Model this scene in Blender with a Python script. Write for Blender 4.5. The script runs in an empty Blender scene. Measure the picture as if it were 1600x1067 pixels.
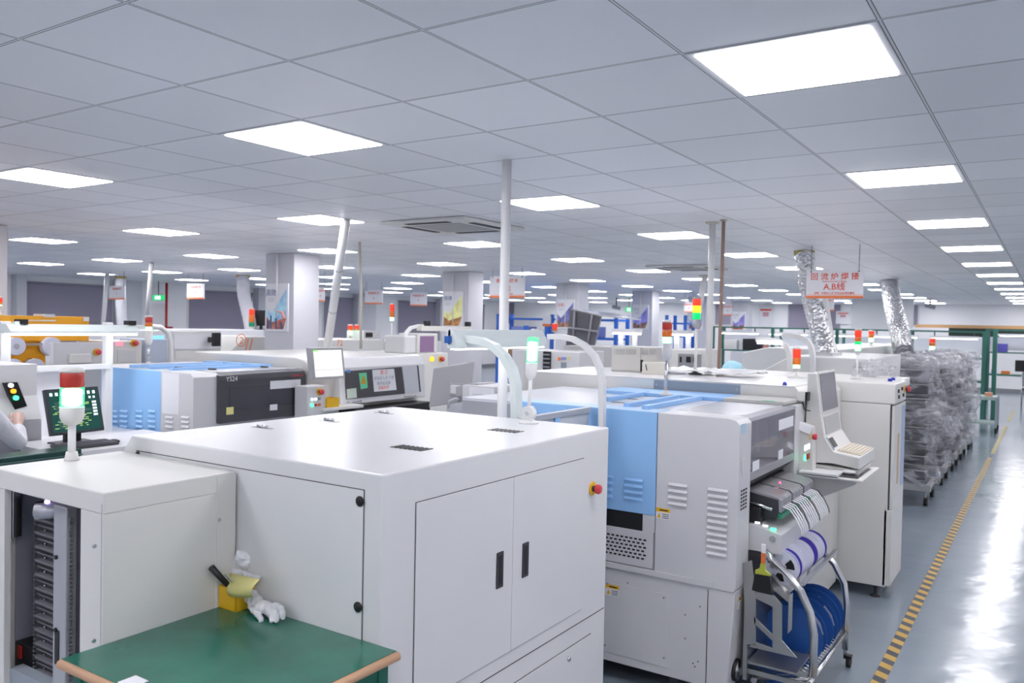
import bpy, bmesh, math, random
from mathutils import Vector, Matrix, noise

random.seed(7)
SC = bpy.context.scene
COL = SC.collection

# ------------------------------------------------------------------ camera
FPX, YAW, PIT, ROL, EYE = 1284.93, 0.580996, -0.02247, 0.019715, 1.9
_c, _s = math.cos(YAW), math.sin(YAW)
_fw, _rt, _up = Vector((-_s, _c, 0)), Vector((_c, _s, 0)), Vector((0, 0, 1))
CF = math.cos(PIT) * _fw + math.sin(PIT) * _up
_u2 = -math.sin(PIT) * _fw + math.cos(PIT) * _up
CR = math.cos(ROL) * _rt + math.sin(ROL) * _u2
CU = -math.sin(ROL) * _rt + math.cos(ROL) * _u2
cam_data = bpy.data.cameras.new('camera')
cam_data.lens = FPX * 36.0 / 1600.0
cam_data.sensor_width = 36.0
cam_data.clip_start, cam_data.clip_end = 0.05, 200
cam_data.dof.use_dof = True
cam_data.dof.focus_distance = 3.6
cam_data.dof.aperture_fstop = 4.5
cam = bpy.data.objects.new('camera', cam_data)
COL.objects.link(cam)
cam.matrix_world = Matrix(((CR.x, CU.x, -CF.x, 0), (CR.y, CU.y, -CF.y, 0), (CR.z, CU.z, -CF.z, EYE), (0, 0, 0, 1)))
SC.camera = cam

def at(px, py, X=None, Y=None, Z=None):
    """world point seen along one sight line of the measured camera, on the plane X, Y or Z"""
    d = CF + CR * ((px - 800) / FPX) + CU * ((533.5 - py) / FPX)
    t = X / d.x if X is not None else (Y / d.y if Y is not None else (Z - EYE) / d.z)
    return Vector((d.x * t, d.y * t, EYE + d.z * t))

# ------------------------------------------------------------------ world, exposure
world = bpy.data.worlds.new('world')
SC.world = world
world.use_nodes = True
bgn = world.node_tree.nodes['Background']
bgn.inputs[0].default_value = (0.80, 0.85, 1.0, 1)
bgn.inputs[1].default_value = 0.25
SC.view_settings.view_transform = 'Standard'
SC.view_settings.look = 'None'
SC.view_settings.gamma = 1
SC.view_settings.use_curve_mapping = False
SC.view_settings.exposure = 0.63
LIGHT_STRENGTH = 12.0
CEIL = 2.794
GRID = 0.6
U0, V0 = 4.27879, 0.7371     # ceiling grid offsets in modules

# ------------------------------------------------------------------ materials
MATS = {}
def mat(name, col, rough=0.5, metal=0.0, emit=None, estr=0.0, alpha=1.0, trans=0.0, coat=0.0, spec=0.5, ior=1.45):
    if name in MATS: return MATS[name]
    m = bpy.data.materials.new(name); m.use_nodes = True
    b = m.node_tree.nodes['Principled BSDF']
    b.inputs['Base Color'].default_value = (*col, 1)
    b.inputs['Roughness'].default_value = rough
    b.inputs['Metallic'].default_value = metal
    b.inputs['Alpha'].default_value = alpha
    b.inputs['Transmission Weight'].default_value = trans
    b.inputs['Coat Weight'].default_value = coat
    b.inputs['Specular IOR Level'].default_value = spec
    b.inputs['IOR'].default_value = ior
    if emit:
        b.inputs['Emission Color'].default_value = (*emit, 1)
        b.inputs['Emission Strength'].default_value = estr
    MATS[name] = m
    return m
def nodes(m): return m.node_tree.nodes, m.node_tree.links, m.node_tree.nodes['Principled BSDF']
def add_bump(m, scale, strength, dist=0.01, detail=3, rough_var=0):
    n, l, b = nodes(m)
    tc = n.new('ShaderNodeTexCoord'); nz = n.new('ShaderNodeTexNoise'); bp = n.new('ShaderNodeBump')
    nz.inputs['Scale'].default_value = scale; nz.inputs['Detail'].default_value = detail
    bp.inputs['Strength'].default_value = strength; bp.inputs['Distance'].default_value = dist
    l.new(tc.outputs['Object'], nz.inputs['Vector']); l.new(nz.outputs['Fac'], bp.inputs['Height']); l.new(bp.outputs['Normal'], b.inputs['Normal'])
    return m
def vary(m, c1, c2, scale=3.0, detail=4, lo=0.35, hi=0.65):
    n, l, b = nodes(m)
    tc = n.new('ShaderNodeTexCoord'); nz = n.new('ShaderNodeTexNoise'); cr = n.new('ShaderNodeValToRGB')
    nz.inputs['Scale'].default_value = scale; nz.inputs['Detail'].default_value = detail
    cr.color_ramp.elements[0].position = lo; cr.color_ramp.elements[0].color = (*c1, 1)
    cr.color_ramp.elements[1].position = hi; cr.color_ramp.elements[1].color = (*c2, 1)
    l.new(tc.outputs['Object'], nz.inputs['Vector']); l.new(nz.outputs['Fac'], cr.inputs['Fac']); l.new(cr.outputs['Color'], b.inputs['Base Color'])
    return m

WHITE = add_bump(vary(mat('white powder coat', (.80, .80, .82), .22), (.70, .70, .715), (.73, .73, .745), 1.5), 350, .04, .001)
CREAM = mat('off white powder coat', (.72, .71, .69), .38)
LGREY = vary(mat('light grey powder coat', (.60, .60, .62), .36), (.64, .635, .66), (.675, .67, .69), 1.2)
GREY = mat('mid grey paint', (.36, .37, .40), .4)
STEELG = mat('blue grey paint', (.30, .34, .39), .4)
BLUE = vary(mat('sky blue paint', (.27, .53, .90), .35), (.30, .55, .90), (.33, .58, .92), 1.2)
BLUET = mat('sky blue frame paint', (.30, .52, .86), .4)
DBLUE = mat('deep blue shelf paint', (.035, .16, .62), .45)
BLACK = mat('black plastic', (.012, .012, .014), .35)
DARK = mat('charcoal plastic', (.045, .045, .055), .4)
SEAM = mat('dark seam', (.05, .05, .055), .7)
INK = mat('dark print', (.03, .03, .04), .6)
RUB = mat('black rubber', (.02, .02, .02), .7)
CHROME = mat('bright steel', (.62, .62, .63), .22, 1.0)
ALU = add_bump(mat('brushed aluminium', (.55, .55, .57), .35, 1.0), 120, .1, .002)
STAIN = add_bump(mat('stainless sheet', (.50, .49, .47), .33, 1.0), 60, .08, .002)
GREENP = mat('green workbench paint', (.010, .13, .085), .4)
MATG = vary(mat('green antistatic mat', (.012, .15, .10), .25, coat=.3), (.011, .135, .09), (.016, .17, .115), 5)
WOODE = mat('worn wood edge', (.60, .36, .22), .5)
PALEE = mat('pale laminate edge', (.74, .70, .74), .5)
ORANGE = mat('orange machine paint', (.88, .40, .015), .42)
YELLOW = mat('yellow plastic', (.85, .50, .02), .4)
PYEL = mat('pale yellow card', (.80, .74, .30), .7)
RED = mat('red plastic', (.62, .03, .03), .35)
REDM = mat('mushroom red', (.70, .06, .08), .4)
PAPER = mat('white paper', (.82, .82, .86), .7)
PRED = mat('sign red print', (.80, .09, .05), .6)
PORG = mat('sign orange print', (.90, .22, .06), .6)
LABELY = mat('label orange', (.90, .50, .02), .6)
FABRIC = add_bump(mat('white cotton', (.80, .80, .84), .9), 60, .5, .004)
COAT = add_bump(mat('white coat cloth', (.70, .71, .76), .85), 14, .6, .03)
SKINM = mat('skin', (.62, .43, .37), .5)
HAIRM = mat('black hair', (.015, .012, .012), .5)
CAPB = add_bump(mat('pale blue cap fabric', (.45, .78, .92), .7), 30, .5, .01)
GLASSD = mat('smoked glass', (.05, .05, .065), .06, spec=.8)
GLASSP = mat('smoked window acrylic', (.24, .23, .28), .06, alpha=.62, spec=.9)
ACRYL = mat('frosted acrylic panel', (.66, .68, .74), .25, alpha=.94)
SCRD = mat('grey screen glass', (.16, .15, .18), .25)
WALLM = mat('wall paint', (.92, .92, .94), .6)
COLM = mat('column paint', (.64, .64, .69), .55)
BLIND = mat('grey roller blind', (.31, .29, .37), .8)
BROWN = mat('brown conduit', (.34, .24, .20), .6)
PVC = mat('white pvc', (.78, .78, .79), .35)
PVCY = mat('aged pvc', (.55, .52, .46), .45)
CARD = mat('brown cardboard', (.42, .26, .14), .8)
PURPLE = mat('purple screen', (.20, .12, .22), .3, emit=(.20, .12, .22), estr=.25)
SHELFB = mat('pale blue crate', (.25, .32, .70), .5)
TEALG = mat('translucent green print', (.10, .55, .28), .6)
E_WHITE = mat('lit lamp tube', (.9, .9, .9), .4, emit=(.95, .97, 1.0), estr=4.0)
L_GREEN = mat('lit green lens', (.05, .75, .30), .2, emit=(.04, .85, .30), estr=.55, alpha=.42)
CORE = mat('lit lamp core', (.9, 1, .9), .4, emit=(.75, 1.0, .82), estr=2.2)
L_GREENC = mat('lit green edge lens', (.0, .45, .12), .3, emit=(.0, .5, .14), estr=.7)
D_GREEN = mat('dull green lens', (.01, .25, .12), .25)
D_RED = mat('red lens', (.50, .025, .015), .2, coat=.5)
L_RED = mat('bright red lens', (.8, .05, .02), .2, emit=(1, .07, .03), estr=.25)
D_ORA = mat('orange lens', (.75, .16, .01), .2, coat=.5)
L_YEL = mat('lit yellow lens', (.9, .5, .02), .2, emit=(1, .55, .02), estr=.9)
G_LED = mat('green led', (.0, .6, .2), .3, emit=(.05, 1, .35), estr=3)
W_LED = mat('white button', (.8, .82, .85), .3, emit=(.9, .95, 1), estr=.7)
BLUEB = mat('blue knob', (.02, .04, .45), .25)
REELB = mat('blue reel plastic', (.025, .10, .36), .28)
REELW = mat('white reel plastic', (.72, .73, .86), .35)
REELP = mat('violet reel rim', (.10, .07, .48), .35)
TAPEW = mat('white carrier tape', (.78, .79, .84), .4)

def mat_ceiling():
    m = mat('clip-in ceiling tile', (.47, .50, .56), .42)
    n, l, b = nodes(m)
    tc = n.new('ShaderNodeTexCoord'); sp = n.new('ShaderNodeSeparateXYZ')
    l.new(tc.outputs['Object'], sp.inputs[0])
    def M(op, a, bb=None, c=None):
        q = n.new('ShaderNodeMath'); q.operation = op
        for i, v in enumerate((a, bb, c)):
            if v is None: continue
            if isinstance(v, (int, float)): q.inputs[i].default_value = v
            else: l.new(v, q.inputs[i])
        return q.outputs[0]
    gx = M('DIVIDE', M('ADD', sp.outputs['X'], V0 * GRID), GRID)
    gy = M('DIVIDE', M('SUBTRACT', sp.outputs['Y'], U0 * GRID), GRID)
    fx = M('ABSOLUTE', M('SUBTRACT', M('FRACT', gx), 0.5))
    fy = M('ABSOLUTE', M('SUBTRACT', M('FRACT', gy), 0.5))
    edge = M('MAXIMUM', fx, fy)                      # .5 on the joint
    # dark joint on both sides of a pale T-bar
    d = M('MULTIPLY', M('SUBTRACT', 0.5, edge), GRID * 1000)   # mm from the joint
    bar = M('LESS_THAN', d, 4.0)
    gap = M('MULTIPLY', M('LESS_THAN', M('ABSOLUTE', M('SUBTRACT', d, 5.3)), 1.4), 1)
    cell = n.new('ShaderNodeCombineXYZ'); l.new(M('FLOOR', gx), cell.inputs[0]); l.new(M('FLOOR', gy), cell.inputs[1])
    wn = n.new('ShaderNodeTexWhiteNoise'); wn.noise_dimensions = '2D'; l.new(cell.outputs[0], wn.inputs['Vector'])
    vfac = M('MULTIPLY_ADD', wn.outputs['Value'], .10, .95)
    c1 = n.new('ShaderNodeMix'); c1.data_type = 'RGBA'; c1.blend_type = 'MULTIPLY'; c1.inputs[0].default_value = 1
    c1.inputs[6].default_value = (.84, .845, .89, 1)
    cc = n.new('ShaderNodeCombineXYZ')
    for i in range(3): l.new(vfac, cc.inputs[i])
    l.new(cc.outputs[0], c1.inputs[7])
    c2 = n.new('ShaderNodeMix'); c2.data_type = 'RGBA'; l.new(bar, c2.inputs[0]); l.new(c1.outputs[2], c2.inputs[6]); c2.inputs[7].default_value = (.70, .72, .76, 1)
    c3 = n.new('ShaderNodeMix'); c3.data_type = 'RGBA'; l.new(gap, c3.inputs[0]); l.new(c2.outputs[2], c3.inputs[6]); c3.inputs[7].default_value = (.04, .04, .05, 1)
    l.new(c3.outputs[2], b.inputs['Base Color'])
    # fine dimples plus slight cushion of each tile
    wv = n.new('ShaderNodeTexNoise'); wv.inputs['Scale'].default_value = 9; wv.inputs['Detail'].default_value = 2
    l.new(tc.outputs['Object'], wv.inputs['Vector'])
    tiltx = M('MULTIPLY', M('SUBTRACT', wn.outputs['Value'], .5), M('MULTIPLY', M('SUBTRACT', M('FRACT', gx), .5), .010))
    h = M('ADD', M('MULTIPLY', wv.outputs['Fac'], .004), tiltx)
    bp = n.new('ShaderNodeBump'); bp.inputs['Strength'].default_value = .5; bp.inputs['Distance'].default_value = 1.0
    l.new(h, bp.inputs['Height']); l.new(bp.outputs['Normal'], b.inputs['Normal'])
    return m
def mat_floor():
    m = mat('blue grey epoxy floor', (.22, .29, .37), .24, coat=.5)
    vary(m, (.225, .275, .335), (.27, .32, .38), .8, 5)
    n, l, b = nodes(m)
    nz = n.new('ShaderNodeTexNoise'); nz.inputs['Scale'].default_value = 3.0; nz.inputs['Detail'].default_value = 3
    bp = n.new('ShaderNodeBump'); bp.inputs['Strength'].default_value = .5; bp.inputs['Distance'].default_value = .012
    tc = n.new('ShaderNodeTexCoord'); l.new(tc.outputs['Object'], nz.inputs['Vector'])
    l.new(nz.outputs['Fac'], bp.inputs['Height']); l.new(bp.outputs['Normal'], b.inputs['Normal']); l.new(bp.outputs['Normal'], b.inputs['Coat Normal'])
    b.inputs['Coat Roughness'].default_value = .13
    return m
def mat_hazard():
    m = mat('black and yellow hazard tape', (.8, .5, .05), .4)
    n, l, b = nodes(m)
    tc = n.new('ShaderNodeTexCoord'); sp = n.new('ShaderNodeSeparateXYZ'); l.new(tc.outputs['Object'], sp.inputs[0])
    a = n.new('ShaderNodeMath'); a.operation = 'MULTIPLY_ADD'; l.new(sp.outputs['X'], a.inputs[0]); a.inputs[1].default_value = .6
    l.new(sp.outputs['Y'], a.inputs[2])
    dv = n.new('ShaderNodeMath'); dv.operation = 'DIVIDE'; l.new(a.outputs[0], dv.inputs[0]); dv.inputs[1].default_value = .145
    fr = n.new('ShaderNodeMath'); fr.operation = 'FRACT'; l.new(dv.outputs[0], fr.inputs[0])
    lt = n.new('ShaderNodeMath'); lt.operation = 'LESS_THAN'; l.new(fr.outputs[0], lt.inputs[0]); lt.inputs[1].default_value = .5
    mx = n.new('ShaderNodeMix'); mx.data_type = 'RGBA'; l.new(lt.outputs[0], mx.inputs[0])
    mx.inputs[6].default_value = (.62, .38, .07, 1); mx.inputs[7].default_value = (.05, .055, .07, 1)
    l.new(mx.outputs[2], b.inputs['Base Color'])
    return m
def mat_foil():
    m = mat('crinkled foil', (.88, .88, .90), .34, 1.0)
    n, l, b = nodes(m)
    tc = n.new('ShaderNodeTexCoord'); v = n.new('ShaderNodeTexVoronoi'); v.inputs['Scale'].default_value = 30
    bp = n.new('ShaderNodeBump'); bp.inputs['Strength'].default_value = .9; bp.inputs['Distance'].default_value = .03
    l.new(tc.outputs['Object'], v.inputs['Vector']); l.new(v.outputs['Distance'], bp.inputs['Height']); l.new(bp.outputs['Normal'], b.inputs['Normal'])
    return m
def mat_wrap():
    m = mat('clear stretch wrap', (.62, .62, .68), .09, alpha=.3, spec=1.0)
    n, l, b = nodes(m)
    tc = n.new('ShaderNodeTexCoord'); mp = n.new('ShaderNodeMapping'); mp.inputs['Scale'].default_value = (2.2, 2.2, 5)
    nz = n.new('ShaderNodeTexNoise'); nz.inputs['Scale'].default_value = 1.6; nz.inputs['Detail'].default_value = 5; nz.inputs['Distortion'].default_value = 1.6
    bp = n.new('ShaderNodeBump'); bp.inputs['Strength'].default_value = .9; bp.inputs['Distance'].default_value = .06
    l.new(tc.outputs['Object'], mp.inputs[0]); l.new(mp.outputs[0], nz.inputs['Vector']); l.new(nz.outputs['Fac'], bp.inputs['Height']); l.new(bp.outputs['Normal'], b.inputs['Normal'])
    cr = n.new('ShaderNodeValToRGB'); cr.color_ramp.elements[0].position = .42; cr.color_ramp.elements[0].color = (.07, .07, .07, 1)
    cr.color_ramp.elements[1].position = .70; cr.color_ramp.elements[1].color = (.72, .72, .72, 1)
    l.new(nz.outputs['Fac'], cr.inputs['Fac']); l.new(cr.outputs['Color'], b.inputs['Alpha'])
    return m
CEILM, FLOORM, HAZ, FOIL, WRAP = mat_ceiling(), mat_floor(), mat_hazard(), mat_foil(), mat_wrap()

# ------------------------------------------------------------------ builders
ORG = {}
def thing(name, label, cat, loc, group=None):
    o = bpy.data.objects.new(name, None); COL.objects.link(o)
    o.empty_display_size = .1
    o.location = loc; ORG[o.name] = Vector(loc)
    o['label'] = label; o['category'] = cat
    if group: o['group'] = group
    return o
def tag(o, label, cat, group=None, kind=None):
    o['label'] = label; o['category'] = cat
    if group: o['group'] = group
    if kind: o['kind'] = kind
    return o
class MB:
    def __init__(s): s.bm = bmesh.new()
    def vf(s, vs, fs, smooth=False):
        b = [s.bm.verts.new(v) for v in vs]
        for f in fs:
            try:
                q = s.bm.faces.new([b[i] for i in f]); q.smooth = smooth
            except ValueError: pass
        return s
    def box(s, x0, x1, y0, y1, z0, z1):
        x0, x1 = sorted((x0, x1)); y0, y1 = sorted((y0, y1)); z0, z1 = sorted((z0, z1))
        vs = [(x, y, z) for z in (z0, z1) for y in (y0, y1) for x in (x0, x1)]
        return s.vf(vs, [(0, 2, 3, 1), (4, 5, 7, 6), (0, 1, 5, 4), (2, 6, 7, 3), (0, 4, 6, 2), (1, 3, 7, 5)])
    def obox(s, c, ax, ay, az):
        """box from centre and three half-axis vectors"""
        c, ax, ay, az = map(Vector, (c, ax, ay, az))
        vs = [c + i * ax + j * ay + k * az for k in (-1, 1) for j in (-1, 1) for i in (-1, 1)]
        return s.vf(vs, [(0, 2, 3, 1), (4, 5, 7, 6), (0, 1, 5, 4), (2, 6, 7, 3), (0, 4, 6, 2), (1, 3, 7, 5)])
    def cyl(s, p0, p1, r, n=16, r2=None):
        p0, p1 = Vector(p0), Vector(p1); r2 = r if r2 is None else r2
        w = (p1 - p0).normalized(); a = w.orthogonal().normalized(); b = w.cross(a)
        vs = [p + (a * math.cos(t) + b * math.sin(t)) * rr for p, rr in ((p0, r), (p1, r2)) for t in [2 * math.pi * i / n for i in range(n)]]
        bv = [s.bm.verts.new(v) for v in vs]
        for i in range(n):
            q = s.bm.faces.new([bv[i], bv[(i + 1) % n], bv[n + (i + 1) % n], bv[n + i]]); q.smooth = True
        s.bm.faces.new(bv[:n][::-1]); s.bm.faces.new(bv[n:])
        return s
    def tube(s, pts, r, n=10, cap=True):
        pts = [Vector(p) for p in pts]; rs = r if isinstance(r, (list, tuple)) else [r] * len(pts)
        prev = None; rings = []
        for i, p in enumerate(pts):
            t = (pts[min(i + 1, len(pts) - 1)] - pts[max(i - 1, 0)]).normalized()
            a = t.orthogonal().normalized() if prev is None else (prev - t * prev.dot(t)).normalized()
            prev = a; b = t.cross(a)
            rings.append([s.bm.verts.new(p + (a * math.cos(q) + b * math.sin(q)) * rs[i]) for q in [2 * math.pi * k / n for k in range(n)]])
        for A, B in zip(rings, rings[1:]):
            for k in range(n):
                q = s.bm.faces.new([A[k], A[(k + 1) % n], B[(k + 1) % n], B[k]]); q.smooth = True
        if cap:
            s.bm.faces.new(rings[0][::-1]); s.bm.faces.new(rings[-1])
        return s
    def strip(s, pts, wvec, tvec):
        """rectangular bar swept along pts; wvec/tvec half extents"""
        wv, tv = Vector(wvec), Vector(tvec); pts = [Vector(p) for p in pts]; rings = []
        for i, p in enumerate(pts):
            t = (pts[min(i + 1, len(pts) - 1)] - pts[max(i - 1, 0)]).normalized()
            nrm = t.cross(wv.normalized()).normalized() * tv.length
            rings.append([s.bm.verts.new(p + a * wv + b * nrm) for a, b in ((-1, -1), (1, -1), (1, 1), (-1, 1))])
        for A, B in zip(rings, rings[1:]):
            for k in range(4): s.bm.faces.new([A[k], A[(k + 1) % 4], B[(k + 1) % 4], B[k]])
        s.bm.faces.new(rings[0][::-1]); s.bm.faces.new(rings[-1])
        return s
    def prism(s, poly, axis, a, b):
        """poly: list of 2d points in the plane normal to axis ('X': (y,z), 'Y': (x,z), 'Z': (x,y))"""
        f = {'X': lambda p, t: (t, p[0], p[1]), 'Y': lambda p, t: (p[0], t, p[1]), 'Z': lambda p, t: (p[0], p[1], t)}[axis]
        A = [s.bm.verts.new(f(p, a)) for p in poly]; B = [s.bm.verts.new(f(p, b)) for p in poly]; n = len(poly)
        for i in range(n): s.bm.faces.new([A[i], A[(i + 1) % n], B[(i + 1) % n], B[i]])
        s.bm.faces.new(A[::-1]); s.bm.faces.new(B)
        return s
    def lathe(s, prof, c, n=20, axis=(0, 0, 1)):
        c = Vector(c); w = Vector(axis).normalized(); a = w.orthogonal().normalized(); b = w.cross(a)
        rings = []
        for r, h in prof:
            rings.append([s.bm.verts.new(c + w * h + (a * math.cos(t) + b * math.sin(t)) * max(r, 1e-4)) for t in [2 * math.pi * k / n for k in range(n)]])
        for A, B in zip(rings, rings[1:]):
            for k in range(n):
                q = s.bm.faces.new([A[k], A[(k + 1) % n], B[(k + 1) % n], B[k]]); q.smooth = True
        s.bm.faces.new(rings[0][::-1]); s.bm.faces.new(rings[-1])
        return s
    def ball(s, c, r, sc=(1, 1, 1), n=16, m=10):
        c = Vector(c)
        prof = []
        rings = []
        for j in range(m + 1):
            th = math.pi * j / m
            rr = max(math.sin(th), .02) * r
            rings.append([s.bm.verts.new(c + Vector((rr * math.cos(t) * sc[0], rr * math.sin(t) * sc[1], -math.cos(th) * r * sc[2]))) for t in [2 * math.pi * k / n for k in range(n)]])
        for A, B in zip(rings, rings[1:]):
            for k in range(n):
                q = s.bm.faces.new([A[k], A[(k + 1) % n], B[(k + 1) % n], B[k]]); q.smooth = True
        s.bm.faces.new(rings[0][::-1]); s.bm.faces.new(rings[-1])
        return s
    def build(s, name, material, parent=None, bevel=0, label=None, segs=2):
        off = Vector((0, 0, 0))
        if parent is not None:
            r = parent
            while r.parent: r = r.parent
            off = ORG.get(r.name, off)
        bmesh.ops.recalc_face_normals(s.bm, faces=s.bm.faces)
        if off.length: bmesh.ops.translate(s.bm, verts=s.bm.verts, vec=-off)
        me = bpy.data.meshes.new(name); s.bm.to_mesh(me); s.bm.free()
        me.materials.append(material)
        o = bpy.data.objects.new(name, me); COL.objects.link(o)
        if parent is not None: o.parent = parent
        if bevel:
            md = o.modifiers.new('bevel', 'BEVEL'); md.width = bevel; md.segments = segs; md.limit_method = 'ANGLE'; md.angle_limit = math.radians(40)
        if label: o['label'] = label
        return o
def centre(o):
    """give a mesh without a parent its origin at the middle of its underside"""
    me = o.data; xs = [v.co for v in me.vertices]
    c = Vector(((min(v.x for v in xs) + max(v.x for v in xs)) / 2, (min(v.y for v in xs) + max(v.y for v in xs)) / 2, min(v.z for v in xs)))
    me.transform(Matrix.Translation(-c)); o.location = c
    return o
def copy_tree(o, parent=None):
    c = o.copy(); COL.objects.link(c)
    if parent is not None: c.parent = parent
    for ch in list(o.children): copy_tree(ch, c)
    return c
def setloc(root, loc):
    root.location = loc; return root
FONT = None
def text(s, c, right, up, h, material, parent, name='lettering', align='CENTER', ext=.0006, label=None, bold=0.0):
    cu = bpy.data.curves.new('t', 'FONT'); cu.body = s; cu.size = 1.0; cu.align_x = align; cu.align_y = 'CENTER'; cu.extrude = 0
    cu.resolution_u = 2; cu.offset = bold
    ob = bpy.data.objects.new('t', cu); COL.objects.link(ob)
    dg = bpy.context.evaluated_depsgraph_get(); dg.update()
    me = bpy.data.meshes.new_from_object(ob.evaluated_get(dg))
    bpy.data.objects.remove(ob); bpy.data.curves.remove(cu)
    r, u = Vector(right).normalized(), Vector(up).normalized(); n = r.cross(u)
    off = Vector((0, 0, 0))
    if parent is not None:
        q = parent
        while q.parent: q = q.parent
        off = ORG.get(q.name, off)
    c = Vector(c) - off
    for v in me.vertices: v.co = c + r * (v.co.x * h) + u * (v.co.y * h) + n * ext
    me.materials.clear(); me.materials.append(material); me.name = name
    o = bpy.data.objects.new(name, me); COL.objects.link(o); o.parent = parent
    if label: o['label'] = label
    return o
XP, XN, YP, ZP = (1, 0, 0), (-1, 0, 0), (0, 1, 0), (0, 0, 1)   # text on a -Y face: right=XP; on a +X face: right=YP

def rY(y, xl, yt, xr, yb):
    """rectangle on the plane Y=y from picture measurements"""
    ym, xm = (yt + yb) / 2, (xl + xr) / 2
    return at(xl, ym, Y=y).x, at(xr, ym, Y=y).x, at(xm, yb, Y=y).z, at(xm, yt, Y=y).z
def rX(x, xl, yt, xr, yb):
    ym, xm = (yt + yb) / 2, (xl + xr) / 2
    return at(xl, ym, X=x).y, at(xr, ym, X=x).y, at(xm, yb, X=x).z, at(xm, yt, X=x).z
def plateY(mb, y, r, t, t0=0.0): return mb.box(r[0], r[1], y - t, y - t0, r[2], r[3])
def plateX(mb, x, r, t, t0=0.0): return mb.box(x + t0, x + t, r[0], r[1], r[2], r[3])
def door(face, pos, r, parent, m, name='door', t=.004, g=.0025, bev=.001):
    """raised panel with the dark gap around it"""
    rr = (r[0] - g, r[1] + g, r[2] - g, r[3] + g)
    mb, gb = MB(), MB()
    (plateY if face == 'Y' else plateX)(mb, pos, r, t)
    (plateY if face == 'Y' else plateX)(gb, pos, rr, t * .35)
    d = mb.build(name, m, parent, bevel=bev)
    gb.build('seam', SEAM, d)
    return d
def warning_label(face, pos, r, parent):
    """orange-headed white warning sticker with a small black triangle and print"""
    f = plateY if face == 'Y' else plateX
    d = f(MB(), pos, r, .0012).build('warning_label', PAPER, parent)
    h = r[3] - r[2]; w = r[1] - r[0]
    f(MB(), pos, (r[0], r[1], r[3] - .35 * h, r[3]), .0016).build('label_header', LABELY, d)
    mb = MB()
    tri = [(r[0] + .08 * w, r[2] + .1 * h), (r[0] + .36 * w, r[2] + .1 * h), (r[0] + .22 * w, r[2] + .55 * h)]
    if face == 'Y': mb.prism(tri, 'Y', pos - .0018, pos)
    else: mb.prism(tri, 'X', pos, pos + .0018)
    mb.build('warning_triangle', LABELY, d)
    mb = MB()
    for k in range(3): f(mb, pos, (r[0] + .45 * w, r[0] + .92 * w, r[2] + (.1 + .17 * k) * h, r[2] + (.16 + .17 * k) * h), .0016)
    f(mb, pos, (r[0] + .25 * w, r[0] + .85 * w, r[3] - .24 * h, r[3] - .12 * h), .002)
    mb.build('label_print', INK, d)
    return d
def louvres(face, pos, r, n, parent, m):
    """column of n pressed louvres"""
    mb = MB(); h = (r[3] - r[2]) / n
    for k in range(n):
        z = r[2] + k * h
        pr = [(0, z + .12 * h), (.012, z + .22 * h), (.010, z + .38 * h), (0, z + .72 * h)]
        if face == 'Y': mb.prism([(pos - a, b) for a, b in pr], 'X', r[0], r[1])
        else: mb.prism([(pos + a, b) for a, b in pr], 'Y', r[0], r[1])
    return mb.build('louvres', m, parent, bevel=.003)
def screws(face, pos, pts, parent, r=.006, m=None):
    mb = MB()
    for a, z in pts:
        if face == 'Y': mb.cyl((a, pos, z), (a, pos - .004, z), r, 10)
        else: mb.cyl((pos, a, z), (pos + .004, a, z), r, 10)
    return mb.build('screws', m or CHROME, parent)
def estop(p, parent, face='X', s=1.0):
    d = Vector((1, 0, 0)) if face == 'X' else Vector((0, -1, 0))
    p = Vector(p)
    b = MB().cyl(p, p + d * .006 * s, .030 * s, 24).build('emergency_stop', YELLOW, parent)
    MB().cyl(p + d * .006 * s, p + d * .018 * s, .013 * s, 16).build('collar', DARK, b)
    MB().lathe([(.013 * s, .018 * s), (.020 * s, .022 * s), (.022 * s, .034 * s), (.018 * s, .042 * s), (.004 * s, .044 * s)], p, 20, d).build('red_button', REDM, b)
    return b

# ================================================================== THE ROOM
def struct(o, kind='structure'):
    o['kind'] = kind
    return o
XL, XR_, YN, YF = -20.2, 3.4, -8.2, 30.5
struct(MB().box(XL - .1, XR_ + .1, YN - .1, YF + .1, -.1, 0).build('floor', FLOORM))
struct(MB().box(XL - .1, XR_ + .1, YN - .1, YF + .1, CEIL, CEIL + .1).build('ceiling', CEILM))
struct(MB().box(XL - .2, XL, YN, YF, 0, CEIL).build('wall_left', WALLM))
struct(MB().box(XL, XR_, YF, YF + .2, 0, CEIL).build('wall_far', WALLM))
struct(MB().box(XR_, XR_ + .2, YN, YF, 0, CEIL).build('wall_right', WALLM))
struct(MB().box(XL, XR_, YN - .2, YN, 0, CEIL).build('wall_near', WALLM))
struct(MB().box(XL, XR_, YF - .02, YF, 0, .12).build('baseboard_far', mat('grey baseboard', (.25, .26, .28), .5)))
struct(MB().box(XL, XL + .02, YN, YF, 0, .12).build('baseboard_left', MATS['grey baseboard']))
# pilasters of the left wall
def ynear(px, X=XL + .02): return at(px, 480, X=X).y
n = 1
for a, b in ((18, 34), (176, 214), (396, 412), (552, 580), (681, 693)):
    y0, y1 = ynear(a), ynear(b)
    struct(MB().box(XL, XL + .25, y0, y1, 0, CEIL).build('trim_%d' % n, COLM)); n += 1
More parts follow.
